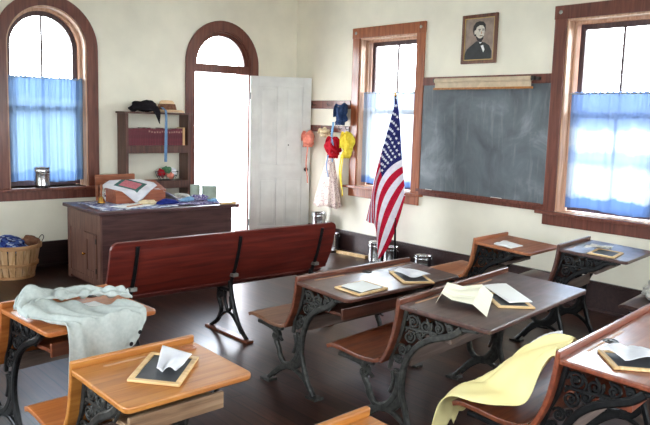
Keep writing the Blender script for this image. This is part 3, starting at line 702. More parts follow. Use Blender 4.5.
# ---- slates, papers
def slate(D, u, v, rz, w, l, label, dz=.0008):
    o = empty('writing_slate'); tag(o, label, 'slate', 'slates on the desks')
    bm = bmesh.new(); f = .022
    for a in ((-w/2, w/2, -l/2, -l/2+f), (-w/2, w/2, l/2-f, l/2), (-w/2, -w/2+f, -l/2+f, l/2-f), (w/2-f, w/2, -l/2+f, l/2-f)): box(bm, *a, 0, .011)
    obj('slate_frame', bm, M['pale_wood'], o, bevel=.003)
    obj('slate_panel', bx(-w/2+f-.003, w/2-f+.003, -l/2+f-.003, l/2-f+.003, .003, .007), M['slate'], o)
    put(o, top_mat(D, u, v, rz, dz)); return o
def page(D, name, mat, pts, label, cat, dz, lift=None, group=None, thick=.001, rz=0):
    """sheet of paper or cloth given by four corner (u,v) on the desk top, with gentle curl"""
    A, B, Cc, Dd = [Vector((p[0], p[1], 0)) for p in pts]
    cu = sum((p[0] for p in pts))/4; cv = sum((p[1] for p in pts))/4; cc = Vector((cu, cv, 0))
    n = 14; bm = bmesh.new(); g = []
    for i in range(n+1):
        row = []
        for j in range(n+1):
            s, t = i/n, j/n; p = (A*(1-s)+B*s)*(1-t)+(Dd*(1-s)+Cc*s)*t-cc
            p.z = lift(s, t) if lift else 0
            row.append(bm.verts.new(p))
        g.append(row)
    for i in range(n):
        for j in range(n): bm.faces.new((g[i][j], g[i+1][j], g[i+1][j+1], g[i][j+1]))
    o = obj(name, bm, mat, smooth=True, solid=thick); tag(o, label, cat, group)
    put(o, top_mat(D, cu, cv, 0, dz)); return o
wv = lambda a, f, p: (lambda s, t: abs(a*math.sin(f*s+p)*math.cos(f*.7*t+p)))
slate(D6, .285, -.205, -.85, .20, .285, 'slate under a white cloth on the honey oak foreground desk')
page(D6, 'white_cloth', M['white_cloth'], [(.395, -.01), (.425, -.185), (.30, -.275), (.225, -.245)], 'white triangular cloth lying on the foreground slate', 'cloth', .0125, lambda s, t: (.004+.020*t*abs(math.sin(5*s+1.2*t+.6))+.012*s*(1-t)))
slate(D1, .236, -.325, -1.5, .20, .265, 'slate under white paper, left on the dark desk before the flag')
page(D1, 'paper_sheet', M['paper'], [(.135, -.25), (.33, -.24), (.345, -.40), (.15, -.41)], 'white paper on the left slate of the desk before the flag', 'paper', .0135, wv(.004, 4, 0))
slate(D1, .71, -.31, -.5, .21, .27, 'slate under white cloth, right end of the dark desk before the flag')
page(D1, 'white_cloth', M['white_cloth'], [(.66, -.20), (.81, -.20), (.82, -.38), (.64, -.36)], 'folded white cloth on the right slate of the desk before the flag', 'cloth', .0135, lambda s, t: .012+.014*math.sin(PI*s)*(1-t)+.006*math.sin(6*s+3*t))
# letter on D2
def letter():
    o = None
    bm = bmesh.new()
    r1 = [(.345, -.04, .005), (.388, -.047, .06), (.427, -.124, .048), (.526, -.184, .06), (.525, -.257, .021)]
    r2 = [(.17, -.117, .001), (.24, -.104, .036), (.22, -.18, .024), (.225, -.30, .032), (.179, -.408, .001)]
    n = 10; V = []
    for i in range(5):
        a, b = Vector(r1[i]), Vector(r2[i]); V.append([bm.verts.new(a.lerp(b, j/n)+Vector((0, 0, .004*math.sin(j*1.3+i)*(0 < i < 4)))) for j in range(n+1)])
    for i in range(4):
        for j in range(n): bm.faces.new((V[i][j], V[i][j+1], V[i+1][j+1], V[i+1][j]))
    o = obj('folded_letter', bm, M['paper_cream'], solid=.0012); tag(o, 'cream folded letter standing like a tent on the centre desk', 'letter')
    for v in o.data.vertices: v.co.z += .0008
    put(o, top_mat(D2, 0, 0, 0, .0012) )
letter()
slate(D2, .545, -.335, -.75, .20, .27, 'slate half hidden beneath papers on the large centre desk')
page(D2, 'paper_stack', M['paper'], [(.67, -.12), (.82, -.185), (.60, -.45), (.455, -.39)], 'white paper sheets lying on slate right of the folded letter', 'paper', .0165, lambda s, t: .002+.004*math.sin(3*s+t), thick=.005)
slate(D3, .235, -.25, -2.45, .205, .29, 'slate under crumpled white cloth on the red-brown desk')
page(D3, 'white_cloth', M['white_cloth'], [(.235, -.09), (.37, -.20), (.36, -.38), (.13, -.22)], 'crumpled white cloth on the slate of the red-brown desk', 'cloth', .014, lambda s, t: .012+.016*abs(math.sin(5*s+3*t))*math.sin(PI*min(1, s+.1)))
page(D4, 'paper_stack', M['paper'], [(.04, -.16), (.27, -.14), (.21, -.33), (.0+.02, -.33)], 'white papers on the small orange-brown desk', 'paper', .0035, wv(.008, 6, .4), thick=.005)
slate(D5, .14, -.30, -1.5, .19, .25, 'slate on the dark desk below the right window')
page(D5, 'white_cloth', M['white_lace'], [(.10, -.15), (.30, -.15), (.30, -.30), (.22, -.28)], 'thin white cloth across the slate below the right window', 'cloth', .0135, lambda s, t: .006+.018*abs(math.sin(6*s+2*t)))
page(D7, 'paper_sheet', M['paper'], [(.30, -.17), (.42, -.16), (.44, -.27), (.33, -.30)], 'white paper scrap under the grey shirt', 'paper', .0015, wv(.002, 4, 0))

# ---- grey shirt on D7
def shirt():
    F = desk_frame(D7); zt = lambda v: D7['zr']+(D7['zu']-D7['zr'])*(-min(0, v)/D7['d'])+.004
    root = empty('grey_shirt', F @ Vector((.3, -.25, zt(-.25)))); tag(root, 'grey collarless shirt with dark buttons slung over the oak desk', 'shirt')
    base = root.location.copy()
    def P(u, v, z, drop=0):  # z over the desk top, or below the user edge
        p = F @ Vector((u, v, zt(max(v, -D7['d']))+z-drop)); return p-base
    wr = lambda a, fu, fv, p: (lambda u, v: (0, 0, a*(.5+.5*math.sin(fu*u+fv*v+p))*(.5+.5*math.cos(fu*.6*u-fv*1.3*v+2*p))))
    wr2 = lambda a, p: (lambda u, v: (0, 0, a*abs(math.sin(11*u+7*v+p+1.5*math.sin(5*v+3*u)))*(.35+.65*abs(math.sin(6*v-4*u+p)))+a*.35*math.sin(31*u-17*v+2*math.sin(9*v))))
    e = -D7['d']
    # body: on the desk and hanging over the user's edge
    g = [[P(-.02, -.20, .05), P(.10, -.16, .07), P(.22, -.22, .04), P(.32, -.31, .02), P(.42, -.335, .02), P(.50, -.29, .03)],
         [P(-.045, -.28, .05), P(.08, -.26, .065), P(.20, -.31, .035), P(.32, -.37, .015), P(.42, -.385, .02), P(.515, -.36, .03)],
         [P(.0, -.35, .02), P(.08, -.36, .035), P(.18, -.39, .02), P(.31, -.425, .015), P(.42, -.43, .02), P(.525, -.43, .02)],
         [P(.075, -.40, .006), P(.11, -.43, .02), P(.19, -.445, .012), P(.30, -.455, .014), P(.42, -.455, .016), P(.525, e, .012)],
         [P(.085, e-.004, .004), P(.13, e-.01, .006), P(.20, e-.012, .008), P(.30, e-.014, .01), P(.42, e-.012, .01), P(.515, e-.02, -.03)],
         [P(.085, e-.03, 0, .09), P(.14, e-.045, 0, .09), P(.20, e-.03, 0, .09), P(.30, e-.05, 0, .085), P(.40, e-.035, 0, .08), P(.49, e-.035, 0, .07)],
         [P(.08, e-.03, 0, .19), P(.14, e-.06, 0, .19), P(.20, e-.03, 0, .185), P(.29, e-.06, 0, .17), P(.37, e-.035, 0, .155), P(.44, e-.04, 0, .13)],
         [P(.075, e-.03, 0, .30), P(.13, e-.06, 0, .29), P(.18, e-.03, 0, .27), P(.24, e-.06, 0, .245), P(.31, e-.035, 0, .215), P(.37, e-.04, 0, .18)]]
    bm = sheet(g, 40, 42, wr2(.020, 1)); obj('shirt_body', bm, M['grey_cloth'], root, smooth=True, solid=.003)
    # sleeve / shoulder strip lying along the ridge side
    g = [[P(-.02, -.18, .03), P(.06, -.08, .06), P(.16, -.045, .05), P(.28, -.06, .035), P(.38, -.10, .03), P(.47, -.16, .03), P(.53, -.20, .05)],
         [P(-.04, -.25, .06), P(.06, -.15, .10), P(.16, -.12, .08), P(.28, -.12, .06), P(.38, -.14, .05), P(.48, -.20, .05), P(.545, -.26, .05)],
         [P(-.03, -.33, .02), P(.06, -.24, .07), P(.17, -.22, .06), P(.27, -.19, .04), P(.38, -.19, .03), P(.47, -.25, .03), P(.53, -.34, .03)]]
    bm = sheet(g, 42, 20, wr2(.028, 2)); obj('sleeve', bm, M['grey_cloth'], root, smooth=True, solid=.003)
    g = [[P(.20, -.045, .015), P(.25, -.075, .03), P(.30, -.12, .03)], [P(.215, -.02, .035), P(.28, -.05, .06), P(.34, -.10, .05)], [P(.27, -.03, .015), P(.33, -.05, .03), P(.40, -.09, .02)]]
    obj('collar', sheet(g, 12, 10, wr(.008, 9, 5, 0)), M['grey_cloth'], root, smooth=True, solid=.003)
    for u, dr in ((.445, .075), (.395, .125), (.34, .165)):
        bm = bmesh.new(); lathe(bm, [(.009, 0), (.011, .003), (.006, .006), (0, .006)], 12); xf(bm, Matrix.Translation(P(u, e-.062, 0, dr)) @ rot('Z', D7['yaw']) @ rot('X', PI/2)); obj('button', bm, M['black'], root)
shirt()

# ---- yellow cloth on D3's seat
def yellow():
    F = desk_frame(D3); zs = D3['zs']
    root = empty('yellow_cloth', F @ Vector((.25, .3, zs+.03))); tag(root, 'pale yellow cloth draped over the seat of the red-brown desk', 'cloth')
    base = root.location.copy(); P = lambda u, v, z: (F @ Vector((u, v, z)))-base
    f = zs+.035
    g = [[P(.025, .018, zs+.335), P(.12, .02, zs+.345), P(.21, .03, zs+.345), P(.29, .04, zs+.335)],
         [P(.02, .07, zs+.24), P(.12, .10, zs+.30), P(.21, .12, zs+.32), P(.29, .14, zs+.32)],
         [P(.015, .13, f+.06), P(.12, .19, zs+.21), P(.22, .22, zs+.27), P(.30, .23, zs+.275)],
         [P(.02, .25, f+.01), P(.13, .30, f+.09), P(.22, .32, zs+.18), P(.31, .325, zs+.195)],
         [P(.0, .37, f+.005), P(.12, .39, f+.04), P(.23, .40, f+.06), P(.32, .405, zs+.11)],
         [P(-.02, .475, f+.012), P(.13, .48, f+.015), P(.25, .48, f+.015), P(.34, .485, f+.015)],
         [P(-.02, .535, f-.045), P(.12, .54, f-.05), P(.24, .54, f-.05), P(.34, .54, f-.04)],
         [P(-.03, .56, f-.19), P(.11, .57, f-.20), P(.22, .57, f-.19), P(.32, .57, f-.17)]]
    wr = lambda u, v: (0, .008*math.sin(9*u+7*v), .030*abs(math.sin(6*u+8*v+1.8*math.sin(6*u+4*v)))*(.4+.6*abs(math.cos(5*u-6*v)))+.006*math.sin(23*u+11*v))
    bm = sheet(g, 36, 42, wr); obj('draped_fabric', bm, M['yellow_cloth'], root, smooth=True, solid=.004)
    g = [[P(.25, .12, zs+.335), P(.33, .13, zs+.345), P(.40, .14, zs+.31)], [P(.26, .20, zs+.295), P(.35, .21, zs+.31), P(.42, .20, zs+.27)], [P(.28, .27, zs+.235), P(.37, .29, zs+.25), P(.44, .27, zs+.20)], [P(.30, .36, f+.09), P(.40, .37, f+.09), P(.47, .35, f+.05)]]
    bm = sheet(g, 16, 18, lambda u, v: (0, 0, .012*math.sin(14*u+9*v))); o = obj('white_lining', bm, M['white_cloth'], root, smooth=True, solid=.004); o['label'] = 'white lining edge'
yellow()
# white bonnet on D9's seat
F = desk_frame(D9); bm = bmesh.new()
lump(bm, (0, 0, .07), .10, 4, .3, 4, (1.25, 1, .75), None); lump(bm, (-.1, -.02, .045), .055, 6, .35, 3, (1, 1, .8)); lump(bm, (.03, .09, .04), .05, 9, .35, 3, (1.2, 1, .8))
zmin = min(v.co.z for v in bm.verts); bmesh.ops.translate(bm, verts=bm.verts[:], vec=(0, 0, -zmin))
o = obj('lace_bonnet', bm, M['white_lace'], smooth=True); tag(o, 'crumpled white lace bonnet on the seat at the right edge', 'bonnet'); o.location = F @ Vector((.34, .30, D9['zs']+.022))

# ------------------------------------------------------------------ recitation bench
def bench():
    root = empty('recitation_bench', (2.985, 4.62, 0), math.radians(.6)); tag(root, 'long mahogany bench with iron supports, its back to the desks', 'bench')
    x0, x1 = -1.0, .995
    def round_board(prof, th):
        prof = crom([(a, b, 0) for a, b in prof], 8); k = len(prof); r = .06; bm = bmesh.new(); F, Bk = [], []
        tot = [0]
        for i in range(1, k): tot.append(tot[-1]+(prof[i]-prof[i-1]).length)
        for i, p in enumerate(prof):
            dd = (prof[min(i+1, k-1)]-prof[max(i-1, 0)]).normalized(); nx_ = Vector((-dd.y, dd.x, 0))
            ins = r-math.sqrt(max(0, r*r-max(0, r-tot[i]-.002)**2))
            for L_, sg in ((F, 1), (Bk, -1)):
                L_.append([bm.verts.new((x, p.x+sg*nx_.x*th/2, p.y+sg*nx_.y*th/2)) for x in (x0+ins, 0, x1-ins)])
        for i in range(k-1):
            for j in range(2):
                bm.faces.new((F[i][j], F[i][j+1], F[i+1][j+1], F[i+1][j])); bm.faces.new((Bk[i][j], Bk[i+1][j], Bk[i+1][j+1], Bk[i][j+1]))
            for j in (0, 2): bm.faces.new((F[i][j], F[i+1][j], Bk[i+1][j], Bk[i][j]))
        for i in (0, k-1):
            for j in range(2): bm.faces.new((F[i][j], Bk[i][j], Bk[i][j+1], F[i][j+1]))
        return obj('backrest', bm, M['bench'], root, bevel=.006)
    def board(name, prof, th, xa, xb):
        prof = crom([(a, b, 0) for a, b in prof], 6); k = len(prof); nn = []
        for i in range(k):
            dd = (prof[min(i+1, k-1)]-prof[max(i-1, 0)]).normalized(); nn.append(Vector((-dd.y, dd.x, 0)))
        poly = [(p.x+n.x*th/2, p.y+n.y*th/2) for p, n in zip(prof, nn)]+[(p.x-n.x*th/2, p.y-n.y*th/2) for p, n in reversed(list(zip(prof, nn)))]
        bm = bmesh.new(); prism(bm, poly, 'x', xa, xb); return obj(name, bm, M['bench'], root, bevel=.008)
    b = round_board([(-.10, .838), (-.098, .828), (-.094, .812), (-.087, .785), (-.075, .73), (-.03, .58), (.035, .44)], .024)
    bm = bmesh.new()
    board('seat', [(.06, .425), (.12, .385), (.25, .37), (.38, .385), (.44, .375)], .026, x0+.02, x1-.02)
    for x in (-.81, .03, .84):
        bm = bmesh.new(); T = .026
        bar(bm, [(-.108, .80), (-.092, .73), (-.048, .58), (.012, .44), (.045, .38)], .022, T)
        bar(bm, [(.03, .46), (.025, .36), (.0, .22), (-.08, .09), (-.34, .016)] if False else [(.03, .43), (.01, .33), (-.03, .22), (-.10, .10), (-.20, .02)], .036, T*1.2, taper=.7)
        bar(bm, [(.09, .36), (.10, .27), (.06, .19), (.02, .22), (.03, .31)], .02, T*.9)
        bar(bm, [(.18, .355), (.19, .27), (.15, .19), (.20, .09), (.30, .02)], .034, T*1.2, taper=.8)
        bar(bm, [(.05, .355), (.42, .352)], .024, T, curve=False)
        bar(bm, spiral(.175, .30, .036, .008, 1, 1.5), .013, T*1.3, curve=False)
        bar(bm, [(-.13, .05), (-.04, .14), (.06, .18), (.17, .12), (.24, .05)], .018, T*.9)
        o = obj('iron_support', bm, M['iron_dark'], root); o.location.x = x
        bm = bmesh.new(); box(bm, x-.03, x+.03, -.25, .35, 0, .02); obj('floor_runner', bm, M['seat_red'], root, bevel=.004)
        bm = bmesh.new(); box(bm, x-.024, x+.024, -.045, .008, .475, .50); o = obj('strap_clamp', bm, M['tin_dull'], root); o.location.y = 0
bench()

# ------------------------------------------------------------------ teacher's desk
def tdesk():
    X0, X1, Y0, Y1 = 2.775, 4.25, 6.54, 7.36
    root = empty('teacher_desk', ((X0+X1)/2, (Y0+Y1)/2, 0)); tag(root, 'big dark brown teacher desk with a cupboard door in its side', 'desk')
    ox, oy = root.location.x, root.location.y
    B = lambda a, b, c_, d_, e, f: bx(a-ox, b-ox, c_-oy, d_-oy, e, f)
    obj('desktop', B(X0-.025, X1+.06, Y0-.05, Y1+.07, .725, .76), M['teacher_top'], root, bevel=.008)
    bm = bmesh.new(); box(bm, X0+.02-ox, X1-ox, Y0-oy, Y0+.02-oy, .03, .725)
    obj('front_panel', bm, M['teacher'], root, bevel=.003)
    obj('back_panel', B(X0+.02, X1, Y1-.02, Y1, .03, .725), M['teacher'], root)
    obj('side_panel', B(X1-.02, X1, Y0+.02, Y1-.02, .03, .725), M['teacher'], root)
    # left end: frame and panel
    bm = bmesh.new(); s = .07
    for a, b, z0, z1 in ((Y0, Y0+s, 0, .725), (Y1-s, Y1, 0, .725), (Y0+s, Y1-s, .53, .725), (Y0+s, Y1-s, .03, .09), (Y0+.375, Y0+.42, .09, .53)): box(bm, X0-ox, X0+.024-ox, a-oy, b-oy, z0, z1)
    obj('end_frame', bm, M['teacher_side'], root, bevel=.003)
    obj('end_panel', B(X0+.010, X0+.018, Y0+.42, Y1-s, .09, .53), M['teacher_side'], root)
    bm = bmesh.new(); a, b = Y0+s+.005, Y0+.37; s2 = .06
    for c0, c1, z0, z1 in ((a, a+s2, .095, .525), (b-s2, b, .095, .525), (a+s2, b-s2, .095, .16), (a+s2, b-s2, .46, .525)): box(bm, X0-.010-ox, X0+.014-ox, c0-oy, c1-oy, z0, z1)
    box(bm, X0+.002-ox, X0+.010-ox, a+s2-oy, b-s2-oy, .16, .46)
    dr = obj('cupboard_door', bm, M['teacher_side'], root, bevel=.003)
    bm = bmesh.new(); lathe(bm, [(.008, 0), (.008, .012), (.015, .02), (.012, .03), (0, .032)], 12); xf(bm, Matrix.Translation((X0-.010-ox, b-.03-oy, .31)) @ rot('Y', -PI/2)); obj('door_knob', bm, M['brass'], dr, smooth=True)
    for z in (.15, .44):
        obj('door_hinge', B(X0-.014, X0-.008, a-.004, a+.014, z, z+.05), M['iron'], dr)
    for x in (X0+.0, X1-.05):
        for y in (Y0, Y1-.05):
            pass
    obj('plinth', B(X0+.03, X1-.02, Y0+.03, Y1-.03, 0, .03), M['teacher'], root)
tdesk()
ZT = .7605
# printed cloth over the desk top
def flat_cloth(name, x0, x1, y0, y1, z, mat, label, cat, seed, amp=.004, group=None, nx=26, ny=20, jag=.03, hump=None, th=.003):
    rnd = random.Random(seed); p = [rnd.uniform(0, 6) for _ in range(6)]
    bm = bmesh.new(); g = []
    for i in range(nx+1):
        row = []
        for j in range(ny+1):
            s, t = i/nx, j/ny
            x = x0+(x1-x0)*s+jag*math.sin(5*t+p[0])*(2*s-1)*.6; y = y0+(y1-y0)*t+jag*math.sin(6*s+p[1])*(2*t-1)*.6
            zz = amp*(1+math.sin(9*s+4*t+p[2])*math.cos(7*t-3*s+p[3]))+(hump(s, t) if hump else 0)
            row.append(bm.verts.new((x-(x0+x1)/2, y-(y0+y1)/2, zz)))
        g.append(row)
    for i in range(nx):
        for j in range(ny): bm.faces.new((g[i][j], g[i+1][j], g[i+1][j+1], g[i][j+1]))
    o = obj(name, bm, mat, smooth=True, solid=th); o.location = ((x0+x1)/2, (y0+y1)/2, z+th/2+.0006); tag(o, label, cat, group); return o
flat_cloth('printed_cloth', 2.84, 3.62, 6.56, 7.30, ZT, M['table_print'], 'blue and white printed cloth spread on the teacher desk', 'cloth', 1, amp=.003)
flat_cloth('printed_cloth', 3.66, 4.22, 6.58, 7.10, ZT, M['purple'], 'purple printed cloth at the right end of the teacher desk', 'cloth', 2, amp=.008)
def scrap(x, y, r, mat, label, seed, sq=(1.5, 1, .55), z=ZT+.008, name='fabric_scrap', cat='fabric scrap'):
    bm = bmesh.new(); lump(bm, (0, 0, 0), r, seed, .35, 3, sq); zmin = min(v.co.z for v in bm.verts)
    for v in bm.verts: v.co.z = max(v.co.z, zmin*.55)
    bmesh.ops.translate(bm, verts=bm.verts[:], vec=(0, 0, -zmin*.55+.0))
    o = obj(name, bm, mat, smooth=True); o.location = (x, y, z); tag(o, label, cat, 'fabric scraps on the teacher desk'); return o
scrap(3.60, 6.74, .055, M['denim'], 'bunched dark blue fabric in the middle of the teacher desk', 11, (1.9, .9, .6))
scrap(3.86, 6.80, .05, M['lightblue'], 'bunched pale blue fabric on the teacher desk', 12, (1.5, .9, .55), ZT+.02)
scrap(3.40, 6.80, .055, M['cream_cloth'], 'small cream fabric bundle left of the dark blue fabric', 13, (1.7, .9, .5))
scrap(4.03, 6.86, .06, M['purple'], 'crumpled lilac fabric near the desk right end', 14, (1.7, 1, .55), ZT+.02)
scrap(4.09, 6.68, .035, M['lightblue'], 'tiny pale blue fabric knot by the desk front right corner', 15, (1.8, .9, .5), ZT+.02)
scrap(3.98, 7.18, .065, M['white_lace'], 'white ruffled lace heap behind the lilac fabric', 16, (1.9, .9, .6), ZT)
# flat papers with a stick
bm = bmesh.new(); box(bm, -.19, .19, -.12, .12, 0, .004); o = obj('paper_sheet', bm, M['paper']); o.location = (3.20, 6.74, ZT+.0125); o.rotation_euler = (0, 0, .35); tag(o, 'pale sheet of paper near the bell on the teacher desk', 'paper')
bm = bmesh.new(); box(bm, -.17, .17, -.012, .012, 0, .01); o = obj('wooden_ruler', bm, M['groove'], bevel=.002); o.location = (3.24, 6.72, ZT+.0175); o.rotation_euler = (0, 0, .55); tag(o, 'light wooden ruler lying on the paper sheet', 'ruler')
bm = bmesh.new(); box(bm, -.09, .09, -.02, .02, 0, .022); o = obj('wooden_block', bm, M['pale_wood'], bevel=.003); o.location = (4.19, 6.53, ZT); o.rotation_euler = (0, 0, -.1); tag(o, 'pale wooden block at the front right corner of the teacher desk', 'block')
# hand bell
bl = empty('hand_bell', (3.03, 7.10, ZT+.012)); tag(bl, 'small brass hand bell with dark wooden handle', 'bell')
bm = bmesh.new(); lathe(bm, [(.042, 0), (.038, .012), (.028, .04), (.022, .062), (.010, .072), (0, .073)], 20); obj('bell_body', bm, M['brass'], bl, smooth=True)
bm = bmesh.new(); lathe(bm, [(.007, .07), (.012, .09), (.009, .12), (.016, .15), (.015, .18), (.006, .195), (0, .196)], 14); obj('handle', bm, M['chair'], bl, smooth=True)
# little jug
jg = empty('enamel_mug', (3.19, 7.27, ZT+.010)); tag(jg, 'small white mug with blue band beside the hand bell', 'mug')
bm = bmesh.new(); lathe(bm, [(.04, 0), (.046, .02), (.042, .07), (.04, .10), (.044, .115), (.040, .115), (.037, .10), (.038, .02), (0, .012)], 20); obj('mug_body', bm, M['paper'], jg, smooth=True)
bm = bmesh.new(); tube(bm, [(-.04, 0, .095), (-.075, 0, .08), (-.075, 0, .045), (-.043, 0, .03)], .006, 8); obj('handle', bm, M['paper'], jg, smooth=True)
bm = bmesh.new(); lathe(bm, [(.0445, .045), (.0465, .05), (.0455, .06), (.0435, .066)], 20); obj('blue_band', bm, M['denim'], jg, smooth=True)
# wooden box with quilt
wb = empty('wooden_box', (3.42, 7.12, ZT+.0075)); tag(wb, 'red-brown wooden box under the quilt on the teacher desk', 'box')
w, l, hf, hb = .28, .13, .115, .20
bm = bmesh.new(); prism(bm, [(-l, 0), (l, 0), (l, hb), (-l, hf)], 'x', -w, w)
obj('box_body', bm, M['box'], wb, bevel=.004)
bm = bmesh.new(); prism(bm, [(-l-.008, hf-.002), (l+.004, hb+.002), (l+.004, hb+.014), (-l-.008, hf+.010)], 'x', -w-.006, w+.006)
obj('box_lid', bm, M['box'], wb, bevel=.003)
def quilt():
    root = empty('folded_quilt', (3.42, 7.12, ZT+.0075+.158+.012)); sl_ = math.atan2(.085, .26); tag(root, 'white quilt with pink and green border folded over the box', 'quilt')
    zz = .006
    # diamond hanging: white square rotated, corner hangs down over the front of the box
    def surf(a, n=24):
        bm = bmesh.new(); g = []
        for i in range(n+1):
            row = []
            for j in range(n+1):
                s, t = (i/n-.5)*2*a, (j/n-.5)*2*a
                x = (s+t)*.7071*1.15; y = (t-s)*.7071
                e = -.142
                z = .004*math.sin(9*s+2)*math.cos(8*t)
                yy = y
                z += max(e, min(y, .136))*math.tan(sl_)
                if y < e: z -= (e-y)*.98; yy = e-.006-.06*(e-y)
                if abs(x) > .285: z -= (abs(x)-.285)*.8
                if y > .136: z -= (y-.136)*.9; yy = .146+.1*(y-.136)
                row.append(bm.verts.new((x-.06, yy, z+zz)))
            g.append(row)
        for i in range(n):
            for j in range(n):
                f = bm.faces.new((g[i][j], g[i+1][j], g[i+1][j+1], g[i][j+1]))
                m = max(abs(i+.5-n/2), abs(j+.5-n/2))/(n/2)
                f.material_index = 0 if m > .62 else (1 if m > .42 else 2)
        return bm
    obj('quilt_cover', surf(.20), None, root, smooth=True, solid=.006, mats=[M['white_cloth'], M['quilt_green'], M['quilt_pink']])
quilt()
# white ruffle at right of box
flat_cloth('white_shawl', 3.60, 3.98, 7.0, 7.30, ZT+.006, M['white_cloth'], 'white shawl trailing from the box to the right', 'shawl', 8, amp=.006, hump=lambda s, t: .16*max(0, 1-s*1.35)**1.1*(1-.0*t) if s > .13 else .16*.82)
# pails on the desk
def pail(name, loc, r, h, mat, label, group='tin pails', lid=False, bail=True, rz=0, cat='pail'):
    o = empty(name, loc, rz); tag(o, label, cat, group)
    bm = bmesh.new(); pr = [(r*.96, 0), (r*.98, .004), (r*.98, h*.1), (r*1.0, h*.12), (r*.985, h*.14), (r, h*.8), (r*1.015, h*.82), (r*1.0, h*.84), (r*1.0, h-.004), (r*1.03, h), (r*.96, h), (r*.94, h*.85), (r*.93, .01), (0, .008)]
    lathe(bm, pr, 30); obj('pail_body', bm, mat, o, smooth=True)
    if lid:
        bm = bmesh.new(); lathe(bm, [(r*1.04, h-.012), (r*1.04, h+.004), (r*.9, h+.012), (r*.3, h+.018), (0, h+.018)], 30); obj('lid', bm, mat, o, smooth=True)
    if bail:
        bm = bmesh.new(); tube(bm, [(r*1.02*math.cos(a), -.012-r*.55*abs(math.sin(a)) if False else -r*1.05*math.sin(a), h*.86-.035*math.sin(a)) for a in [PI*i/10 for i in range(11)]], .0028, 6); obj('bail_handle', bm, M['tin_dull'], o, smooth=True)
        bm = bmesh.new()
        for s in (-1, 1): box(bm, s*r*1.0-.008, s*r*1.0+.008, -.012, .012, h*.80, h*.90)
        obj('bail_ear', bm, mat, o, bevel=.002)
    return o
pail('enamel_cup', (4.09, 7.04, ZT), .055, .165, M['enamel_green'], 'tall grey-green canister at the back right of the teacher desk', 'containers on the teacher desk', bail=False, cat='canister')
pail('enamel_pail', (4.235, 6.98, ZT), .085, .155, M['enamel_green'], 'wide grey enamel pail on the teacher desk right end', 'containers on the teacher desk', bail=False)
# teacher's chair behind the desk
ck = empty('teacher_chair', (3.42, 7.53, 0)); tag(ck, 'brown wooden chair behind the teacher desk, only its top rail showing', 'chair')
hx = .24
bm = bmesh.new(); box(bm, -hx, hx, .08, .10, .90, 1.02); obj('top_rail', bm, M['chair'], ck, bevel=.012)
obj('seat', bx(-.22, .22, -.14, .12, .43, .455), M['chair'], ck, bevel=.006)
for s in (-1, 1):
    bm = bmesh.new(); tube(bm, [(s*.20, .09, .0), (s*.20, .09, .45), (s*.22, .095, .92)], .016, 10); obj('back_post', bm, M['chair'], ck, smooth=True)
    bm = bmesh.new(); tube(bm, [(s*.19, -.11, 0), (s*.18, -.11, .43)], .016, 10); obj('leg', bm, M['chair'], ck, smooth=True)
for k in range(4):
    bm = bmesh.new(); tube(bm, [(-.12+.08*k, .1, .455), (-.12+.08*k, .092, .905)], .008, 8); obj('spindle', bm, M['chair'], ck, smooth=True)
ck.rotation_euler.z = .06

# ------------------------------------------------------------------ bookshelf
bs = empty('bookcase', (3.99, 7.81, 0)); tag(bs, 'dark open bookcase against the wall left of the doorway', 'bookcase')
x0, x1, ya, yb = -.41, .42, -.11, .112
for a, b in ((x0, x0+.035), (x1-.035, x1)):
    obj('side_board', bx(a, b, ya, yb, 0, 1.69), M['shelf'], bs, bevel=.003)
obj('top_board', bx(x0-.02, x1+.02, ya-.01, yb, 1.69, 1.712), M['shelf'], bs, bevel=.003)
for z in (.10, .50, .885, 1.30):
    bm = bmesh.new(); box(bm, x0+.035, x1-.035, ya+.02, yb, z, z+.03); 
    obj('shelf_board', bm, M['shelf'], bs, bevel=.002)
    if z > .8: obj('shelf_lip', bx(x0+.035, x1-.035, ya+.002, ya+.02, z-.06, z+.03), M['shelf'], bs, bevel=.002)
zb = 1.3305; xx = 3.99+x0+.04; k = 0
while xx < 4.31:
    t = random.uniform(.028, .036); hb = random.uniform(.190, .205); last = False
    o = empty('book', (xx+t/2, 7.79, zb)); tag(o, 'dark red hardback in the row on the bookcase upper shelf', 'book', 'red hardbacks on the bookcase')
    obj('cover', bx(-t/2+.0006, t/2-.0006, -.075, .07, 0, hb), M['book_red'], o, bevel=.003)
    if k > 7: obj('spine_title', bx(-t/2+.007, t/2-.007, -.0762, -.0752, hb*.74, hb*.84), M['title'], o)
    obj('pages', bx(-t/2+.003, t/2-.003, -.07, .071, hb, hb+.0006), M['paper_cream'], o)
    xx += t; k += 1
for t, cc, lb in ((.03, 'book_tan', 'tan hardback at the right end of the red books'),):
    o = empty('book', (xx+t/2, 7.79, zb)); tag(o, lb, 'book'); obj('cover', bx(-t/2, t/2, -.075, .07, 0, .21), M[cc], o, bevel=.003); obj('pages', bx(-t/2+.003, t/2-.003, -.07, .071, .21, .2106), M['paper_cream'], o)
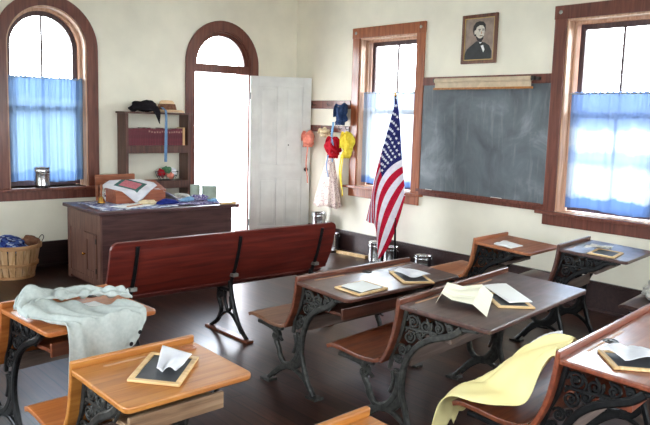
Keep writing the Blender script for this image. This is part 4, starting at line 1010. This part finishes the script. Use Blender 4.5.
# hats on top
bh = empty('black_bonnet', (3.83, 7.78, 1.7125)); tag(bh, 'floppy black bonnet on top of the bookcase', 'bonnet')
bm = bmesh.new(); lump(bm, (.02, .0, .070), .105, 21, .28, 4, (1.1, .95, .66)); obj('crown', bm, M['black'], bh, smooth=True)
g = [[(-.17, -.06, .035), (-.15, -.03, .075), (-.10, .02, .05)], [(-.06, -.10, .025), (-.05, -.10, .10), (.0, -.06, .13)], [(.06, -.14, .0), (.06, -.13, .07), (.08, -.08, .12)], [(.14, -.145, -.13), (.15, -.135, .0), (.14, -.09, .07)]]
obj('brim', sheet([[Vector(p) for p in r] for r in g], 12, 18, lambda u, v: (0, .006*math.sin(9*u), .008*math.sin(12*v))), M['black'], bh, smooth=True, solid=.006)
bm = bmesh.new(); lump(bm, (-.13, -.02, .035), .045, 22, .3, 3, (1.1, .9, .7)); obj('tie', bm, M['black'], bh, smooth=True)
sh = empty('straw_hat', (4.14, 7.79, 1.7125)); tag(sh, 'straw hat with hanging blue ribbon on the bookcase', 'hat')
bm = bmesh.new(); lathe(bm, [(.19, .012), (.185, .018), (.10, .028), (.088, .05), (.08, .105), (.06, .122), (0, .126)], 30, (0, 0, 0), lambda r, z, a: (r*(1+.05*math.sin(2*a)), z+(.012*math.sin(3*a)*(r > .15)))); 
bmesh.ops.scale(bm, vec=(1, .62, 1), verts=bm.verts[:]); zmin = min(v.co.z for v in bm.verts); bmesh.ops.translate(bm, verts=bm.verts[:], vec=(0, 0, -zmin)); bmesh.ops.scale(bm, vec=(1.2, 1, 1.15), verts=bm.verts[:]); obj('hat_body', bm, M['straw'], sh, smooth=True)
bm = bmesh.new(); lathe(bm, [(.104, .028), (.097, .06), (.090, .085), (.084, .088)], 30); bmesh.ops.scale(bm, vec=(1.2, .64, 1.15), verts=bm.verts[:]); obj('hat_band', bm, M['brown_cloth'], sh, smooth=True)
g = [[(-.115, -.06, .06), (-.085, -.06, .06)], [(-.115, -.125, .035), (-.085, -.125, .035)], [(-.11, -.157, -.01), (-.08, -.157, -.01)], [(-.11, -.155, -.3), (-.075, -.158, -.3)], [(-.112, -.15, -.57), (-.076, -.15, -.57)]]
obj('ribbon', sheet([[Vector(p) for p in r] for r in g], 2, 20, lambda u, v: (0, .004*math.sin(9*v), 0)), M['ribbon_blue'], sh, smooth=True, solid=.002)
# wire basket with cloth flowers
wbk = empty('wire_basket', (4.14, 7.79, .9155)); tag(wbk, 'wire basket of red, white and green cloths on the bookcase', 'basket')
bm = bmesh.new()
for z, rr in ((.004, .10), (.05, .13), (.10, .15)): tube(bm, [(rr*math.cos(a), rr*.26*math.sin(a)*1.6, z) for a in [2*PI*i/20 for i in range(21)]], .0035, 6, curve=False)
for k in range(14):
    a = 2*PI*k/14; tube(bm, [(.10*math.cos(a), .0416*math.sin(a), .004), (.13*math.cos(a), .054*math.sin(a), .05), (.15*math.cos(a), .062*math.sin(a), .10)], .003, 5, curve=False)
obj('wire_frame', bm, M['cord'], wbk)
for nm, c_, rr, mt, sd, lb in (('cloth_bundle', (-.07, 0, .085), .05, 'red', 31, 'red cloth bundle in the wire basket'), ('cloth_bundle', (.0, -.012, .12), .055, 'green', 32, 'green cloth bundle in the wire basket'), ('cloth_bundle', (.07, -.012, .10), .05, 'white_cloth', 33, 'white cloth bundle in the wire basket'), ('cloth_bundle', (.02, -.045, .06), .045, 'pink', 34, 'pink cloth bundle at the front of the wire basket')):
    bm = bmesh.new(); lump(bm, (0, 0, 0), rr, sd, .35, 3, (1, .7, .85)); o = obj(nm, bm, M[mt], smooth=True); o.location = (4.14+c_[0], 7.79+c_[1], .9155+c_[2]); tag(o, lb, 'cloth', 'cloths in the wire basket')

# ------------------------------------------------------------------ bushel basket on the floor
bk = empty('bushel_basket', (2.30, 7.63, 0)); tag(bk, 'splint bushel basket on the floor at the left wall', 'basket')
R0, R1, HB = .205, .275, .335
bm = bmesh.new(); n = 22
for k in range(n):
    a0 = 2*PI*k/n; a1 = a0+2*PI/n*.86
    def q(r, a, z): return (r*math.cos(a), r*math.sin(a), z)
    rows = []
    for i in range(5):
        t = i/4; r = R0+(R1-R0)*(t**.8); rows.append((r, .008+HB*t))
    for i in range(4):
        (ra, za), (rb, zb_) = rows[i], rows[i+1]
        v = [bm.verts.new(q(*p)) for p in ((ra, a0, za), (ra, a1, za), (rb, a1, zb_), (rb, a0, zb_), (ra-.006, a0, za), (ra-.006, a1, za), (rb-.006, a1, zb_), (rb-.006, a0, zb_))]
        for f in ((0, 1, 2, 3), (7, 6, 5, 4), (0, 3, 7, 4), (1, 5, 6, 2)): bm.faces.new([v[j] for j in f])
obj('splints', bm, M['basket'], bk)
bm = bmesh.new()
lathe(bm, [(R1-.012, HB-.03), (R1+.012, HB-.03), (R1+.014, HB+.01), (R1-.008, HB+.01), (R1-.012, HB-.03)], 40)
lathe(bm, [(.232, .13), (.252, .13), (.255, .16), (.236, .16), (.232, .13)], 40)
lathe(bm, [(0, .0), (R0+.008, .0), (R0+.014, .03), (R0-.006, .03), (R0-.008, .012), (0, .012)], 40)
obj('hoop', bm, M['basket_dark'], bk)
bm = bmesh.new()
for s in (-1, 1): tube(bm, [(s*R1, -.06, HB), (s*(R1+.03), -.05, HB+.05), (s*(R1+.035), .0, HB+.07), (s*(R1+.03), .05, HB+.05), (s*R1, .06, HB)], .004, 8)
obj('wire_handle', bm, M['cord'], bk)
bm = bmesh.new(); lump(bm, (0, 0, 0), .205, 41, .16, 4, (1, 1, .42)); o = obj('blue_cloth', bm, M['blue_cloth'], smooth=True); o.location = (2.26, 7.63, .335); tag(o, 'blue printed cloth heaped in the bushel basket', 'cloth')
bm = bmesh.new(); lump(bm, (0, 0, 0), .075, 42, .25, 3, (1, 1, .8)); o = obj('brown_cloth', bm, M['brown_cloth'], smooth=True); o.location = (2.455, 7.55, .36); tag(o, 'brown cloth bundle at the right of the bushel basket', 'cloth')

# ------------------------------------------------------------------ pails along the wall
pail('tin_pail', (2.72, YB-.012, .8705), .082, .22, M['tin'], 'shiny tin pail on the arched window sill', rz=.4)
pail('tin_pail', (6.02, 6.10, 0), .10, .245, M['tin'], 'tin pail on the floor left of the flagpole', rz=2.5, lid=True)
pail('tin_pail', (6.03, 5.80+.07, 0), .085, .23, M['tin'], 'tin pail on the floor directly behind the flagpole', rz=1.5)
pail('tin_pail', (6.02, 5.36, 0), .095, .21, M['tin'], 'tin pail on the floor below the blackboard', rz=2.2)
pail('tin_pail', (6.02, 6.93, 0), .095, .245, M['tin'], 'tin pail on the floor beside the white plank', rz=2.5)
pail('tin_pail', (6.00, 7.17, 0), .095, .245, M['tin'], 'lower tin pail of the two stacked under the dress', rz=2.5)
pail('tin_pail', (6.00, 7.17, .246), .09, .235, M['tin'], 'upper tin pail of the two stacked under the dress', rz=2.2)
bm = bmesh.new(); box(bm, -.03, .03, -.24, .24, 0, .035); o = obj('white_plank', bm, M['pale_wood'], bevel=.004); o.location = (6.06, 6.58, 0.0); o.rotation_euler.z = .12; tag(o, 'short whitewashed plank on the floor by the tin pails', 'plank')

# ------------------------------------------------------------------ coat rails and hanging clothes
def rail(z0, z1, label, hooks):
    o = empty('coat_rail', (XR, 7.28, z0)); tag(o, label, 'coat rail', 'coat rails by the corner')
    obj('rail_board', bx(-.02, -.0005, -.48, .63, 0, z1-z0), M['trim'], o, bevel=.004)
    for y in hooks:
        bm = bmesh.new(); tube(bm, [(-.02, y, .05), (-.06, y, .045), (-.075, y, .06), (-.07, y, .08)], .005, 8); obj('coat_hook', bm, M['iron'], o, smooth=True)
rail(1.82, 1.925, 'upper dark coat rail on the wall beside the open door', (-.44, -.1, .2, .5))
rail(1.52, 1.605, 'lower dark coat rail holding the bonnets', (-.53+.06, -.34, -.17, -.0, .15, .4))
def bonnet(y, z, mat, tie, label, seed, w=.10, hh=.17, ties=((0, .35),), x=XR-.135, sq=.7):
    o = empty('sunbonnet', (x, y, z)); tag(o, label, 'bonnet', 'bonnets on the coat rails')
    rnd = random.Random(seed)
    # gathered crown
    bm = bmesh.new(); lump(bm, (0.02, 0, -.01), w*.95, seed, .3, 4, (.75, .95, hh/w*.55)); obj('crown', bm, M[mat], o, smooth=True)
    # brim: curved stiff half tube opening towards the room
    g = []
    for i in range(5):
        a = -1.9+3.8*i/4; g.append([Vector((.0-.02*k-.018*math.cos(a), math.sin(a)*w*(.82+.12*k), math.cos(a)*hh*.55*(.9+.1*k)-.02)) for k in range(3)])
    obj('brim', sheet(g, 8, 20, lambda u, v: (.006*math.sin(10*v), 0, .005*math.sin(14*v))), M[mat], o, smooth=True, solid=.004)
    # neck frill
    bm = bmesh.new(); n = 24; rows = []
    for i, (r, zz) in enumerate(((w*.62, -hh*.42), (w*.75, -hh*.55), (w*.72, -hh*.72))):
        rows.append([bm.verts.new((.0+r*.55*math.cos(2*PI*k/n)*(1+.12*math.sin(k*2.4+i)), r*math.sin(2*PI*k/n)*(1+.12*math.cos(k*2.4)), zz+.008*math.sin(3*k))) for k in range(n)])
    for i in range(2):
        for k in range(n): bm.faces.new((rows[i][k], rows[i][(k+1) % n], rows[i+1][(k+1) % n], rows[i+1][k]))
    obj('neck_frill', bm, M[mat], o, smooth=True, solid=.004)
    for yo, ln in ties:
        z0 = -hh*.55
        g = [[Vector((-.05, yo-.012, z0)), Vector((-.05, yo+.012, z0))], [Vector((-.055, yo-.008+.01, z0-ln*.5)), Vector((-.055, yo+.014+.01, z0-ln*.5))], [Vector((-.05, yo-.014, z0-ln)), Vector((-.05, yo+.006, z0-ln))]]
        obj('ribbon_tie', sheet(g, 2, 14, lambda u, v: (.004*math.sin(9*v), .005*math.sin(5*v), 0)), M[tie], o, smooth=True, solid=.002)
bonnet(6.86, 1.77, 'navy', 'lightblue', 'navy blue bonnet on the upper coat rail', 51, .095, .21, ((.06, .36), (.08, .5)), x=XR-.125)
bonnet(6.95, 1.36, 'red', 'ribbon_blue', 'red bonnet with blue ribbon above the dotted dress', 52, .11, .22, ((.03, .28),), x=XR-.155)
bonnet(6.73, 1.40, 'yellow', 'yellow', 'yellow bonnet with long ties next to the window', 53, .085, .26, ((.0, .52), (.03, .4)), x=XR-.125)
bonnet(7.47, 1.44, 'pink', 'pink', 'salmon pink bonnet next to the door edge', 54, .10, .17, ((-.06, .5),), x=XR-.14)
bonnet(7.17, 1.53, 'cream_cloth', 'cream_cloth', 'cream bonnet between the pink and red ones', 55, .085, .09, (), x=XR-.12)
dr = empty('calico_dress', (XR-.145, 7.0, 1.16)); tag(dr, 'dotted pale calico skirt hanging below the red bonnet', 'dress')
bm = bmesh.new(); n = 60; rows = []
for i in range(15):
    t = i/14; r = .05+.19*t**.9; zz = .06-.64*t
    rows.append([bm.verts.new((r*.42*math.cos(2*PI*k/n)*(1+.10*t*math.sin(9*2*PI*k/n)), (r*math.sin(2*PI*k/n))*(1+.06*t*math.sin(9*2*PI*k/n+1))+.04*t, zz+.012*t*math.sin(4*2*PI*k/n))) for k in range(n)])
for i in range(14):
    for k in range(n): bm.faces.new((rows[i][k], rows[i][(k+1) % n], rows[i+1][(k+1) % n], rows[i+1][k]))
obj('skirt', bm, M['dotted'], dr, smooth=True, solid=.003)
bm = bmesh.new(); lathe(bm, [(.052, .045), (.056, .05), (.056, .085), (.05, .09)], 24); bmesh.ops.scale(bm, vec=(.5, 1.02, 1), verts=bm.verts[:]); obj('waistband', bm, M['dotted'], dr, smooth=True, solid=.003)
bm = bmesh.new(); tube(bm, [(.0, .03, .085), (.05, .02, .2), (.11, .0, .30)], .004, 6); tube(bm, [(.0, -.03, .085), (.05, -.01, .2), (.11, .0, .30)], .004, 6); obj('hanging_loop', bm, M['dotted'], dr)
bm = bmesh.new(); 
g = [[Vector((-.03, -.16, -.60)), Vector((-.03, -.12, -.60))], [Vector((-.04, -.165, -.68)), Vector((-.04, -.12, -.68))]]
bm.free()

# ------------------------------------------------------------------ flag
def flag():
    PX, PY = 5.93, 5.70
    root = empty('flag_on_pole', (PX, PY, 0)); root.rotation_euler.x = -.052; tag(root, 'stars and stripes flag drooping on a dark pole by the window', 'flag')
    bm = bmesh.new(); tube(bm, [(0, 0, .02), (0, 0, 1.97)], .0125, 12); obj('flagpole', bm, M['iron_dark'], root, smooth=True)
    bm = bmesh.new(); lathe(bm, [(.0, 1.965), (.016, 1.968), (.018, 1.98), (.008, 1.99), (.012, 2.0), (.0, 2.03)], 12); obj('finial', bm, M['brass'], root, smooth=True)
    bm = bmesh.new(); lathe(bm, [(.095, 0), (.095, .012), (.05, .03), (.022, .05), (.02, .10), (0, .101)], 24); xf(bm, rot('X', .052)); obj('pole_base', bm, M['iron_dark'], root, smooth=True)
    e = Vector((.721, -.693, 0)); nrm = Vector((-.693, -.721, 0))      # along the hang plane; towards the room
    K = .01135
    def px(x, y): return Vector(((x-396.5)*K, 0, (269.5-y)*K))
    # hoist side (right) and fly side (left), given top to bottom of the cloth
    hoist = crom([px(397.5, 98), px(400.5, 118), px(402, 140), px(403, 158), px(405, 178), px(406.5, 196)], 8)
    fly = crom([px(367.5, 219), px(371, 222), px(375, 223), px(377.5, 230), px(378.5, 250), px(380, 259)], 8)
    mid = crom([px(384.5, 146), px(382, 154), px(381.5, 165), px(383, 176), px(389, 202), px(396, 232)], 8)
    def samp(L, t):
        f = t*(len(L)-1); i = min(int(f), len(L)-2); return L[i].lerp(L[i+1], f-i)
    def P(s, t, lift=0):
        T0 = t
        t = t if t < .25 else (.25+.36*(t-.25)/.29 if t < .54 else .61+.39*(t-.54)/.46)
        a, b, c = samp(hoist, t), samp(mid, t), samp(fly, t)
        # quadratic through hoist (s=0), mid (s=.4), fly (s=1)
        s0, s1, s2 = 0, .4, 1
        p = a*((s-s1)*(s-s2)/((s0-s1)*(s0-s2)))+b*((s-s0)*(s-s2)/((s1-s0)*(s1-s2)))+c*((s-s0)*(s-s1)/((s2-s0)*(s2-s1)))
        d = .03+.03*math.sin(t*11+s*2.0)*(.35+.65*s)+.035*(1-t)*s+.018*math.sin(t*23+1)*s
        return e*p.x+nrm*(d+lift)+Vector((0, 0, p.z))
    bm = bmesh.new(); ns, nt_ = 40, 52; g = [[bm.verts.new(P(i/ns, j/nt_)) for j in range(nt_+1)] for i in range(ns+1)]
    for i in range(ns):
        for j in range(nt_):
            f = bm.faces.new((g[i][j], g[i+1][j], g[i+1][j+1], g[i][j+1]))
            st = int(j/4); f.material_index = 2 if (st < 7 and i < 16) else (0 if st % 2 == 0 else 1)
    fl = obj('flag_cloth', bm, None, root, smooth=True, mats=[M['flag_red'], M['flag_white'], M['flag_blue']])
    for r in range(9):
        for q in range(6 if r % 2 == 0 else 5):
            s = .4*(.085+(q+(0 if r % 2 == 0 else .5))*.166); t = 7/13*(.10+r*.1)
            for side in (1,):
                vs = []; bm = bmesh.new()
                P0 = P(s, t); du = (P(s+.01, t)-P0); dv = (P(s, t+.01)-P0)
                nn = du.cross(dv).normalized(); nn = nn if nn.dot(nrm) > 0 else -nn
                ax = dv.normalized(); ay = nn.cross(ax).normalized()
                for k in range(10):
                    rr = (.021 if k % 2 == 0 else .009); a = k*PI/5
                    vs.append(bm.verts.new(P0+nn*.003+ax*rr*math.cos(a)+ay*rr*.9*math.sin(a)))
                bm.faces.new(vs)
                obj('star', bm, M['star'], fl, solid=.0008)
    bm = bmesh.new(); tube(bm, [(0, 0, 1.955), tuple(P(0, .01))], .004, 6, curve=False); tube(bm, [(0, 0, .835), tuple(P(0, .97))], .004, 6, curve=False); obj('tie_cord', bm, M['flag_white'], root)
flag()

# ------------------------------------------------------------------ light
W = bpy.data.worlds.new('sky'); bpy.context.scene.world = W; W.use_nodes = True
nt = W.node_tree; bg = nt.nodes['Background']; L = nt.links
tc = N(nt, 'ShaderNodeTexCoord'); sx = N(nt, 'ShaderNodeSeparateXYZ'); L.new(tc.outputs['Generated'], sx.inputs[0])
r = ramp(nt, [(.45, (244, 248, 255)), (.55, (244, 249, 255)), (1., (205, 226, 255))]); mr = N(nt, 'ShaderNodeMapRange'); mr.inputs[1].default_value = -1; L.new(sx.outputs['Z'], mr.inputs[0]); L.new(mr.outputs[0], r.inputs[0])
L.new(r.outputs[0], bg.inputs[0]); bg.inputs[1].default_value = 9.0
def portal(name, loc, rotm, sx_, sy_):
    l = bpy.data.lights.new(name, 'AREA'); l.shape = 'RECTANGLE'; l.size = sx_; l.size_y = sy_; l.cycles.is_portal = True
    o = bpy.data.objects.new(name, l); C.objects.link(o); o.location = loc; o.rotation_euler = rotm
zc = 1.775
for a, b in WIN: portal('daylight_portal', (XR+WT+.02, (a+b)/2, zc), (0, PI/2, 0), 1.85, b-a)
for a, b in LW: portal('daylight_portal', (XL-WT-.02, (a+b)/2, zc), (0, -PI/2, 0), 1.85, b-a)
for a, b in FILL_FW: portal('daylight_portal', ((a+b)/2, YF-WT-.02, zc), (PI/2, 0, 0), b-a, 1.85)
portal('daylight_portal', (-.45, YB+WT+.02, zc), (-PI/2, 0, 0), .9, 1.85)
portal('daylight_portal', (AW['c'], YB+WT+.02, 1.82), (-PI/2, 0, 0), .84, 1.95)
portal('daylight_portal', (DW['c'], YB+WT+.02, 1.37), (-PI/2, 0, 0), .84, 2.76)

# ------------------------------------------------------------------ camera
import_p = dict(f=725.001447, pitch=.129537893, roll=-.0279293895, yaw=.705050995)
cam = bpy.data.cameras.new('camera'); co = bpy.data.objects.new('camera', cam); C.objects.link(co)
cam.sensor_width = 36; cam.lens = import_p['f']/650*36; cam.clip_start = .05
y, p, ro_ = import_p['yaw'], import_p['pitch'], import_p['roll']
fw = Vector((math.sin(y), math.cos(y), 0)); rt = Vector((math.cos(y), -math.sin(y), 0)); up = Vector((0, 0, 1))
Fv = fw*math.cos(p)-up*math.sin(p); Dv = -(up*math.cos(p)+fw*math.sin(p))
r2 = rt*math.cos(ro_)+Dv*math.sin(ro_); d2 = -rt*math.sin(ro_)+Dv*math.cos(ro_)
m = Matrix((r2, -d2, -Fv)).transposed().to_4x4(); m.translation = (0, 0, H)
co.matrix_world = m; co.location = m.to_translation(); co.rotation_euler = m.to_euler()
S = bpy.context.scene; S.camera = co
S.view_settings.view_transform = 'Standard'; S.view_settings.look = 'None'; S.view_settings.exposure = 1.78; S.view_settings.gamma = 1; S.view_settings.use_curve_mapping = False
S.cycles.use_denoising = True; S.cycles.max_bounces = 10; S.cycles.diffuse_bounces = 6; S.cycles.glossy_bounces = 4; S.cycles.transparent_max_bounces = 12
S.cycles.caustics_reflective = False; S.cycles.caustics_refractive = False; S.cycles.sample_clamp_indirect = 8
